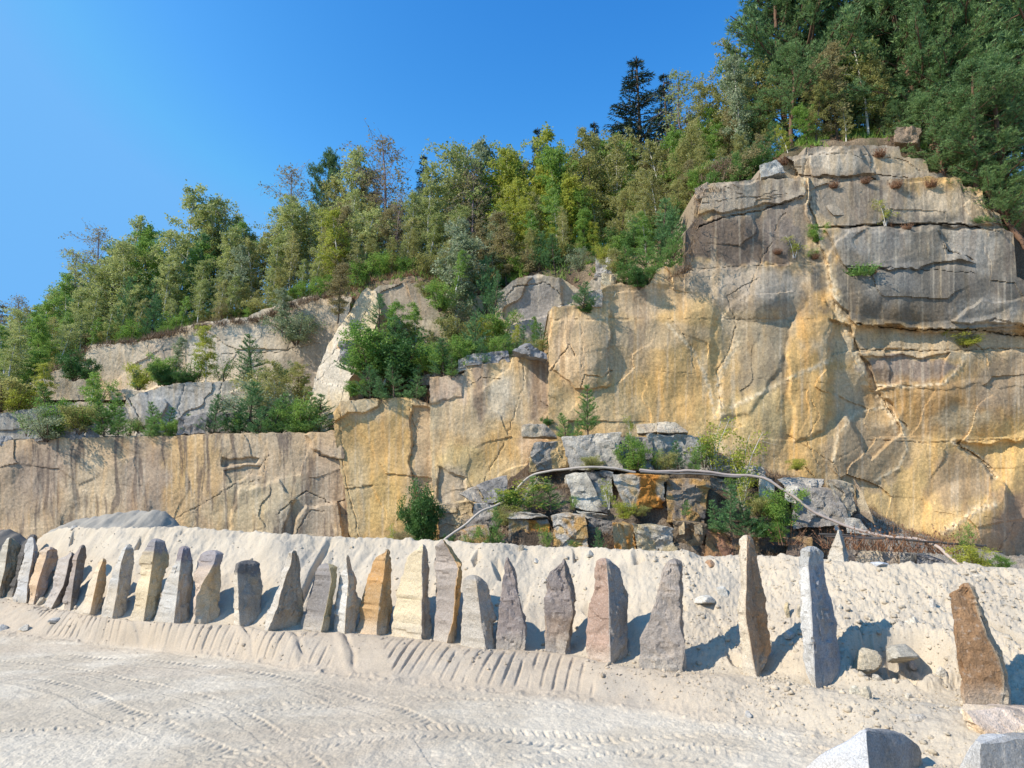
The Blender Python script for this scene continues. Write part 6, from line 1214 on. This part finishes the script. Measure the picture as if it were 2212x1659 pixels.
LP = [
 # lower left ledge
 (100, 945, 870, 30.6, ('shrub_silver', 0), 'pale green bush at the left end of the lower ledge', 1.4), (140, 940, 860, 31, ('shrub_green', 0), 'green bush, second from the left on the lower ledge', 1.3), (190, 935, 805, 31.4, ('green', 1), 'tall yellow-green sapling at the left of the lower ledge', 1.6), (175, 930, 855, 30.6, ('shrub_olive', 0), 'olive bush beneath the tall yellow-green sapling', 1.3), (225, 940, 870, 30.5, ('pineg', 0), 'bright green pine on the lower ledge, left group', 1.5), (255, 940, 885, 30.4, ('pineg', 1), 'bright green pine on the lower ledge right of its twin', 1.4),
 (320, 945, 890, 30.4, ('pineg', 0), 'small pine on the lower ledge, left of the grey boulder', 1.6), (350, 945, 880, 30.6, ('pine', 0), 'blue-green pine on the lower ledge left of the grey boulder', 1.6), (370, 940, 900, 30.5, ('shrub_green', 1), 'green shrub touching the grey boulder', 1.3), (300, 930, 895, 32, ('shrub_olive', 0), 'olive shrub behind the small ledge pines', 1.3),
 (462, 935, 855, 30.5, ('pine', 2), 'conical blue-green pine standing clear on the lower ledge', 1.25), (540, 935, 830, 31.2, ('pine', 1), 'large blue-green pine in the right thicket of the lower ledge', 1.6), (575, 935, 800, 32.4, ('shrub_silver', 0), 'grey-green willow bush rising above the right thicket', 1.2), (600, 930, 790, 32.6, ('olive', 1), 'olive willow bush at the back of the right thicket', 1.6), (610, 935, 860, 30.8, ('pine', 0), 'blue-green pine in the middle of the right thicket', 1.7), (650, 935, 855, 30.6, ('shrub_green', 0), 'leafy green bush in the right thicket', 1.3), (635, 936, 875, 30.4, ('pineg', 1), 'bright pine in the right thicket', 1.5), (690, 935, 855, 30.7, ('pine', 2), 'silvery blue pine at the right end of the lower ledge', 1.7), (520, 935, 870, 30.8, ('pine', 0), 'blue-green pine at the left of the right thicket', 1.5), (560, 936, 880, 30.3, ('pine', 2), 'low blue-green pine at the front of the right thicket', 1.5),
 # upper left terrace
 (300, 835, 775, 36, ('shrub_yellow', 0), 'yellow-leaved bush on the upper left terrace', 1.3), (298, 838, 800, 35.8, ('pine', 0), 'tiny pine beside the yellow-leaved bush', 1.4), (375, 820, 730, 36.4, ('silver', 0), 'pale sapling with sparse leaves on the upper left terrace', 1.5), (345, 825, 760, 36, ('shrub_green', 1), 'green-yellow shrub left of the pale sapling', 1.2), (445, 822, 712, 36.2, ('yellow', 1), 'yellow-green young birch on the upper left terrace', 1.5), (360, 830, 785, 35.8, ('shrub_dark', 0), 'dark green low bush at the terrace edge', 1.6), (395, 828, 790, 35.7, ('shrub_dark', 0), 'dark green low bush right of its twin at the terrace edge', 1.5), (545, 825, 725, 36, ('pine', 1), 'well-shaped blue pine on the upper left terrace', 1.4), (520, 830, 770, 35.6, ('pine', 0), 'shorter pine left of the well-shaped blue one', 1.4), (600, 835, 780, 36, ('shrub_dark', 0), 'round dark bush right of the well-shaped pine', 1.3), (640, 880, 790, 35, ('olive', 0), 'grey-green willow climbing beside the leaning slab', 1.7), (560, 870, 790, 34.6, ('shrub_olive', 0), 'olive shrub below the well-shaped pine', 1.4), (650, 900, 810, 34.5, ('birch', 5), 'loose-leaved willow low beside the leaning slab', 1.7),
 (610, 720, 625, 38.5, ('silver', 0), 'grey-green birch hanging over the pale upper wall', 1.8), (640, 735, 655, 38.2, ('shrub_silver', 0), 'grey-green bush hanging over the pale upper wall', 1.3), (730, 690, 575, 33.2, ('brown', 0), 'brownish bush hanging left of the leaning slab', 1.7),
 (160, 815, 745, 37, ('shrub_dark', 0), 'dark bush on the knob at the upper left', 1.1), (185, 815, 785, 36.6, ('shrub_dark', 0), 'small dark bush right of the one on the knob', 1.2), (100, 870, 790, 36, ('yellow', 1), 'yellow-green birch in the left gully', 1.6), (60, 860, 760, 37.5, ('green', 0), 'green tree at the left above the grey rocks', 1.8), (20, 870, 740, 37, ('birch', 1), 'olive birch by the left picture edge', 2.), (100, 890, 830, 35.6, ('pineg', 0), 'little green pine in the left gully', 1.5), (40, 885, 830, 36, ('shrub_yellow', 0), 'yellowish bush near the left picture edge', 1.5), (0, 880, 800, 36.5, ('shrub_olive', 0), 'olive bush at the left picture edge', 1.6), (10, 800, 710, 39, ('green', 1), 'pale green tree by the left picture edge', 1.8), (75, 790, 690, 40, ('green', 0), 'green tree over the left grey rocks', 1.7), (130, 775, 690, 40, ('birch', 2), 'birch over the knob at the upper left', 1.7), (215, 870, 800, 35.4, ('sapg', 0), 'climbing green plant on the dark cleft', 1.2),
 (60, 935, 880, 31, ('sapg', 0), 'sparse green sapling far left on the lower ledge', 1.2), (120, 942, 850, 31.2, ('sapg', 0), 'upright green sapling between the left ledge bushes', 1.1), (205, 938, 840, 30.9, ('sapg', 0), 'thin green sapling beside the tall yellow-green one', 1.1), (240, 930, 850, 31.3, ('pineg', 1), 'taller bright pine in the left ledge group', 1.2), (280, 938, 890, 30.6, ('sapg', 0), 'low green sapling right of the left ledge pines', 1.3), (335, 935, 870, 31.2, ('pineg', 0), 'bright pine behind the small ledge pine', 1.3), (400, 935, 895, 30.5, ('pineg', 1), 'tiny bright pine right of the grey boulder', 1.4), (500, 935, 880, 30.7, ('sapg', 0), 'green sapling left of the right ledge thicket', 1.2), (590, 936, 850, 30.5, ('pineg', 0), 'bright tall pine in the right ledge thicket', 1.3), (670, 936, 850, 30.4, ('pineg', 1), 'bright tall pine near the right end of the lower ledge', 1.3), (420, 825, 750, 36.3, ('sapg', 0), 'leafy sapling left of the yellow-green young birch', 1.2), (480, 822, 760, 36.3, ('sapg', 0), 'leafy sapling right of the yellow-green young birch', 1.1),
 # middle terrace
 (830, 820, 650, 30.6, ('green', 1), 'large bright green tree in the middle terrace thicket', 1.5), (865, 820, 690, 30.9, ('pine', 1), 'tall pine right of the large bright green tree', 1.4), (795, 815, 700, 30.3, ('pineg', 0), 'bright pine at the left side of the large green tree', 1.5), (790, 800, 690, 30.4, ('shrub_green', 0), 'green bush left in the middle terrace thicket', 1.3), (820, 700, 640, 32, ('pine', 1), 'blue pine tip above the middle thicket', 1.5), (760, 800, 715, 31, ('pine', 0), 'grey-green pine at the left of the middle thicket', 1.6), (860, 830, 700, 31, ('shrub_dark', 0), 'dark green bush inside the middle thicket', 1.3), (905, 770, 665, 31.6, ('green', 1), 'green-yellow sapling in the middle thicket', 1.7), (890, 790, 700, 31.2, ('olive', 0), 'olive tree in the middle thicket', 1.6), (940, 810, 720, 31.4, ('olive', 1), 'thin olive tree right of the middle thicket', 1.5),
 (800, 858, 790, 29.4, ('pine', 2), 'blue-green pine at the front left of the middle terrace', 1.7), (850, 860, 780, 29.3, ('pine', 1), 'blue-green pine at the front of the middle terrace', 1.7), (900, 862, 785, 29.3, ('pine', 0), 'blue-green pine at the front right of the middle terrace', 1.6), (765, 852, 815, 29.3, ('shrub_green', 1), 'low bright bush at the front left corner of the middle terrace', 1.5), (825, 862, 815, 29.0, ('pine', 0), 'low pine between the front pines of the middle terrace', 1.6),
 (960, 808, 735, 28.9, ('pine', 1), 'blue pine above the left corner of the third face', 1.5), (975, 812, 770, 28.7, ('pineg', 1), 'bright green low pine on the corner of the third face', 1.6), (1020, 780, 675, 29.6, ('pine', 2), 'tall slim pine on the middle ledge', 1.1), (1060, 780, 690, 30, ('yellow', 1), 'yellow-green sapling on the middle ledge', 1.5), (1090, 770, 715, 29.2, ('pineg', 0), 'bright pine on the middle ledge left of the dark wedge rock', 1.5), (1130, 760, 700, 29.6, ('pine', 0), 'pine behind the dark wedge rock', 1.4), (1175, 765, 700, 29, ('pine', 1), 'pine against the corner of the main wall', 1.2), (1000, 790, 720, 29.2, ('shrub_green', 0), 'green bush at the foot of the tall slim pine', 1.3), (1045, 785, 735, 28.9, ('pine', 0), 'low pine near the grey low rock', 1.5), (1150, 765, 725, 29, ('shrub_olive', 0), 'olive bush behind the dark wedge rock', 1.3),
 (955, 800, 730, 29.3, ('shrub_green', 1), 'fresh green bush left of the tall slim pine on the middle ledge', 1.3), (1075, 775, 720, 29.3, ('shrub_green', 0), 'fresh green bush between the slim pine and the dark wedge rock', 1.2), (1110, 765, 700, 29.8, ('yellow', 1), 'light yellow-green sapling behind the dark low rock', 1.2), (1030, 780, 715, 29.5, ('sapg', 0), 'light sapling beside the tall slim pine', 1.1), (1160, 760, 690, 29.9, ('green', 1), 'light green sapling against the grey rock dome', 1.2), (920, 800, 735, 30.2, ('shrub_green', 0), 'fresh green bush at the right end of the middle thicket', 1.3), (1000, 745, 670, 32.5, ('shrub_olive', 0), 'olive bush high behind the middle ledge', 1.4), (1080, 735, 665, 33, ('shrub_green', 1), 'green bush high behind the middle ledge', 1.4),
 (985, 620, 540, 34, ('green', 1), 'green sapling on the slope left of the willow', 1.5), (950, 665, 600, 34.5, ('shrub_green', 0), 'green bush on the slope above the middle terrace', 1.2), (1070, 655, 590, 34, ('pine', 0), 'bushy pine on the slope above the middle terrace', 1.4), (925, 640, 600, 35, ('shrub_olive', 0), 'olive bush below the dark heather bank', 1.2),
 (1260, 660, 612, 27.8, ('pine', 2), 'low wide pine on the wall top left of the boulders', 1.9), (1268, 672, 650, -27.3, ('shrub_dark', 0), 'tiny dark bush hanging on the wall edge', 1.5), (1250, 580, 530, 31, ('shrub_silver', 0), 'pale small bush on the litter slope', 1.), (1300, 560, 520, 31, ('shrub_yellow', 0), 'yellowish small bush on the litter slope', 1.),
 (1360, 612, 540, 28.4, ('pineg', 0), 'pine, left one of the clump on the wall step', 1.7), (1400, 610, 520, 28.6, ('pineg', 1), 'pine, middle one of the clump on the wall step', 1.7), (1445, 590, 505, 28.6, ('pineg', 0), 'pine, right one of the clump on the wall step', 1.6), (1335, 585, 535, 28.8, ('shrub_olive', 0), 'olive bush at the left of the wall-step clump', 1.4), (1380, 618, 575, 28.0, ('shrub_dark', 0), 'dark bush at the front of the wall-step clump', 1.5), (1400, 560, 470, 30, ('green', 1), 'green tree behind the wall-step clump', 1.7), (1455, 545, 445, 29.6, ('pine', 2), 'blue pine behind the right pine of the wall-step clump', 1.4), (1425, 560, 440, 30.4, ('pine', 0), 'blue-green pine between the clump and the high corner', 1.4), (1345, 600, 560, 28.2, ('pineg', 1), 'low spreading pine at the left of the wall-step clump', 1.6),
 # high wall crevices
 (1715, 550, 495, -26.7, ('sap', 0), 'yellow-green sapling in the crevice of the high wall', 1.8), (1765, 520, 478, -26.9, ('shrub_green', 1), 'bright green bush in the crevice of the high wall', 1.2), (1755, 555, 530, -26.7, ('sapg', 0), 'small green plant under the bright crevice bush', 1.5), (1912, 480, 415, -26.9, ('sap', 0), 'pale sapling on the upper right ledge', 1.5), (2085, 745, 715, -26.3, ('shrub_yellow', 0), 'yellow-green bush growing from the right wall, spreading', 2.6), (2040, 725, 700, -26.4, ('sap', 0), 'small yellow-green sprig left of the spreading bush', 1.5), (1860, 590, 572, -26.6, ('tuftg', 0), 'green tuft in the middle of the grey wall', 1.6),
 (1180, 1180, 1120, 22.0, ('sapg', 0), 'green sprout between the two leftmost bottom-row blocks', .9), (1420, 1015, 960, 24.0, ('sapg', 0), 'weedy sapling behind the pipe on the upper shelf', 1.0), (1590, 1060, 1000, 23.2, ('sapg', 0), 'weedy sapling in front of the tan-grey block', 1.1), (1480, 1110, 1080, 22.6, ('pineg', 0), 'small bright pine at the foot of the dark-topped block', 1.5), (1280, 1010, 975, 23.9, ('shrub_olive', 0), 'low olive weed in front of the large pale grey block', 1.5), (1090, 1130, 1080, 22.7, ('shrub_olive', 0), 'olive weed under the left end of the pipe', 1.3), (1700, 1170, 1120, 21.9, ('stalk', 0), 'dry stalks left of the small white pointed stone', 1.3), (1240, 1095, 1060, 22.9, ('sapg', 0), 'green weed beside the whitish fractured block', 1.2),
 # outcrop
 (1270, 930, 835, 25.6, ('pineg', 1), 'bright pine standing alone against the golden wall', 1.2), (1222, 945, 890, 25.3, ('pineg', 0), 'smaller bright pine left of the lone pine', 1.4), (1183, 915, 897, -26.6, ('shrub_dark', 0), 'round dark bush on the pale ledge stone', 1.4), (1362, 935, 885, 25.5, ('sap', 0), 'thin faint sapling right of the lone pine', 1.2), (1248, 942, 905, 25.2, ('pineg', 1), 'low pine between the lone pine and the smaller one', 1.3),
 (1370, 1010, 935, 23.9, ('shrub_green', 0), 'leafy green shrub above the pipe in front of the shaded block', 1.1), (1465, 1010, 950, 23.9, ('pine', 0), 'dark young pine above the pipe, right of the leafy shrub', 1.5), (1440, 1010, 965, 23.8, ('shrub_olive', 0), 'thin olive bush between the leafy shrub and the dark pine', 1.1), (1540, 1000, 880, 24.1, ('sap', 0), 'spindly yellow birch sapling against the wall, left of two', 1.7), (1605, 1045, 905, 23.9, ('sap', 0), 'spindly yellow birch sapling against the wall, right of two', 1.6), (1520, 1000, 930, 24.2, ('sapg', 0), 'low green sapling at the foot of the left spindly birch', 1.4), (1500, 1015, 965, 23.9, ('pineg', 0), 'small bright pine above the pipe', 1.3),
 (1120, 1095, 1015, 23.2, ('sap', 0), 'yellow-green sapling in front of the pipe at the left', 2.2), (1155, 1095, 1030, 22.9, ('pineg', 1), 'bright pine on the lower shelf at the left', 1.6), (1190, 1100, 1035, 22.9, ('pineg', 0), 'bright pine on the lower shelf beside the whitish block', 1.6), (1130, 1120, 1060, 23, ('pine', 0), 'small dark pine under the left end of the pipe', 1.4), (1100, 1095, 1050, 23.1, ('shrub_green', 1), 'green shrub at the left of the lower shelf', 1.4), (1315, 1090, 1020, 22.8, ('sap', 0), 'green-yellow plant in front of the black-stained block', 1.4), (1350, 1115, 1075, 22.5, ('shrub_yellow', 0), 'yellow-green bush on the rubble of the lower shelf', 1.5), (1385, 1110, 1085, 22.6, ('shrub_olive', 0), 'low olive bush on the rubble of the lower shelf', 1.5),
 (1580, 1150, 1050, 22.3, ('pine', 1), 'dense blue-green pine below the pipe at the right', 1.5), (1615, 1160, 1085, 22.2, ('pine', 2), 'wider blue-green pine at the front right of the outcrop', 1.6), (1555, 1150, 1080, 22.5, ('pine', 0), 'smaller blue-green pine left of the dense one', 1.4), (1690, 1130, 1040, 22.6, ('shrub_green', 1), 'round-leaved green sapling below the descending pipe', 1.3), (1605, 1090, 1000, 22.9, ('sap', 0), 'sparse birch sapling hanging over the pipe', 1.2), (1650, 1155, 1110, 22.2, ('shrub_dark', 0), 'dark green bush low at the right of the outcrop', 1.5), (1680, 1165, 1125, 22.0, ('shrub_green', 0), 'low green bush right of the dark green one', 1.2), (1640, 1110, 1060, 22.8, ('shrub_olive', 0), 'loose olive shrub under the sparse birch sapling', 1.2),
 (918, 1168, 1025, 25.5, ('shrub_dark', 0), 'tall dark leafy bush at the foot of the golden wall', .72), (908, 1172, 1060, 25.2, ('shrub_dark', 0), 'lower dark leafy bush in front of the tall one', .7), (845, 1170, 1120, 24, ('sap', 0), 'thin yellow sapling at the foot of the second face', 1.3), (870, 1175, 1140, 23.6, ('shrub_brown', 0), 'dry brownish bush at the foot of the second face', 1.6), (1015, 1178, 1130, 22.4, ('sapg', 0), 'green sprouts at the left end of the outcrop', 1.3), (1075, 1180, 1095, 22.1, ('pineg', 0), 'slim green pine left of the bottom row', .8), (1052, 1182, 1120, 22., ('sapg', 0), 'leafy sprout left of the slim green pine', 1.2), (960, 1180, 1150, 22.6, ('shrub_dark', 0), 'low dark plant right of the dark leafy bush', 1.4), (1295, 1185, 1140, 21.6, ('pine', 2), 'tiny pine in front of the slate-coloured block', 1.0), (1240, 1182, 1160, 21.7, ('sapg', 0), 'small green sprout below the bulging block', 1.7),
 (2110, 1225, 1165, 19.6, ('shrub_yellow', 0), 'bright yellow-green bush behind the sand crest at the right', 1.6), (2090, 1190, 1110, 20.5, ('sapg', 0), 'thin green weed against the wall at the right', .8), (2165, 1230, 1195, 19.6, ('shrub_green', 0), 'low green bush right of the bright yellow-green one', 1.6),
 (1720, 1010, 985, 24.6, ('shrub_yellow', 0), 'small yellow bush at the foot of the golden wall, right part', 1.8),
]
for rec in LP:
    x_, by, top, Y, key, lab, wd = rec
    plant(x_, by, top, Y, key, lab, wide=wd)
# dry plants
DP = [(1870, 392, 374, -27.9, 'left dry heather clump hanging on the high ledge'), (1800, 402, 382, -27.8, 'leftmost dry heather clump on the high ledge'), (1935, 402, 378, -27.8, 'right dry heather clump on the high ledge'), (1690, 352, 325, -28.2, 'dry brown heather at the left of the summit'), (1900, 335, 310, -28.3, 'dry heather under the summit roots'), (1760, 555, 540, -26.6, 'reddish litter clump in the wall crevice'), (1680, 545, 530, -26.7, 'reddish clump left in the wall crevice'), (1920, 490, 470, -26.8, 'dry clump below the pale sapling on the upper right ledge'), (1960, 492, 475, -26.8, 'dry clump right of the pale sapling'), (1885, 588, 570, -26.6, 'red-brown tuft in the middle of the grey wall'), (2010, 400, 375, -27.6, 'orange-brown litter clump under the drooping pine')]
for i, (x_, by, top, Y, lab) in enumerate(DP): plant(x_, by, by - .62 * (by - top), Y, ('tuft', 0), lab, wide=.9)
for i in range(9): plant(1805 + i * 32 + random.uniform(-8, 8) - 0 * i, 1178 + i * 1.5, 1128 + random.uniform(-6, 14), 20.9 + random.uniform(-.2, .2), ('stalk', 0), 'rust-red dock stalks growing above the row of tan stones', group='rust-red dock stalks at the wall foot', wide=1.1) if i * 32 + 1805 < 2080 else None

# litter, heather and low green carpeting slopes and ledges
def cover(name, n, sampler, mats, size, label, seed, hgt=.22):
    rng = np.random.RandomState(seed); Vs = []; F3 = []; fv = []
    P3 = sampler(rng, n); c = np.repeat(P3, 7, 0) + rng.normal(size=(len(P3) * 7, 3)) * np.array([.09, .09, .01])
    d = rng.normal(size=c.shape) * .5; d[:, 2] = np.abs(rng.normal(size=len(c))) * .8 + .3; d /= np.linalg.norm(d, axis=1, keepdims=True)
    s = np.cross(d, rnd_dirs(rng, len(c))); s /= np.linalg.norm(s, axis=1, keepdims=True); L = hgt * rng.uniform(.3, 1.3, len(c))[:, None]
    V = np.stack([c - s * size, c + s * size, c + d * L], 1).reshape(-1, 3)
    o = mesh_obj(name, V, [np.arange(len(V)).reshape(-1, 3)], LM[mats], fv=rng.rand(len(c))); tag(o, label, name.replace('_', ' '), kind='stuff')
def samp_hill(lo, hi, y0, y1, thr=-.1, sd=0):
    def f(rng, n):
        px = rng.uniform(lo, hi, n); yb_ = np.interp(px, *zip(*YB)); Y = yb_ + rng.uniform(y0, y1, n)
        x = P(px, 300, Y)[0]; z = hill_z(x, Y)[0]; m = fbm(x * .6, Y * .6, 200 + sd, 3) > thr
        return np.stack([x, Y, z], -1)[m]
    return f
cover('dry_litter', 12000, samp_hill(-60, 740, -6, 3, -.1), 'litter', .016, 'brown leaf litter and dry heather covering the hillside soil', 5, .3)
def samp_rim(lo, hi, back, jit, up=1.5):
    def f(rng, n):
        px = rng.uniform(lo, hi, n); Y = np.interp(px, *zip(*YB)) - back + rng.uniform(-jit, jit, n); py = np.interp(px, *zip(*HB)) + rng.uniform(-1, up, n)
        x, y, z = P(px, py, Y); return np.stack([x, Y, z], -1)[fbm(px * .12, px * 0, 300, 3) > -.25]
    return f
cover('rim_heather', 1300, samp_rim(30, 345, 1.8, .5, 3), 'litter', .016, 'brown heather and roots along the rim of the pale upper wall', 11, .42)
cover('bank_heather', 4200, samp_hill(340, 500, -5.5, 1.5, -.3, 8), 'heather', .016, 'dark reddish heather on the bank under the birches above the middle terrace', 12, .42)
cover('undergrowth', 12000, samp_hill(-60, 1060, -.5, 7, .05, 5), 'green', .03, 'low green undergrowth on the hillside', 6, .45)
def samp_core(rng, n):
    i = rng.randint(10, len(cyY) - 1, n); j = rng.randint(0, len(cx_) - 40, n); m = (Zc[np.minimum(i + 2, len(cyY) - 1), j] - Zc[i, j] < .35)
    return np.stack([Xc[i, j], Yc[i, j], Zc[i, j] + .02], -1)[m]
cover('summit_litter', 1500, samp_hill(740, 1060, -2.4, 3, .0, 3), 'heather', .012, 'reddish litter on top of the high cliff', 9, .18)
cover('dead_twigs', 4200, samp_core, 'litter', .010, 'dead twigs and dry litter on the shelves of the outcrop', 7, .2)
for k_ in list(PR):
    if k_ not in USED:
        o = PR[k_][0]
        for c in list(o.children): bpy.data.objects.remove(c)
        bpy.data.objects.remove(o)
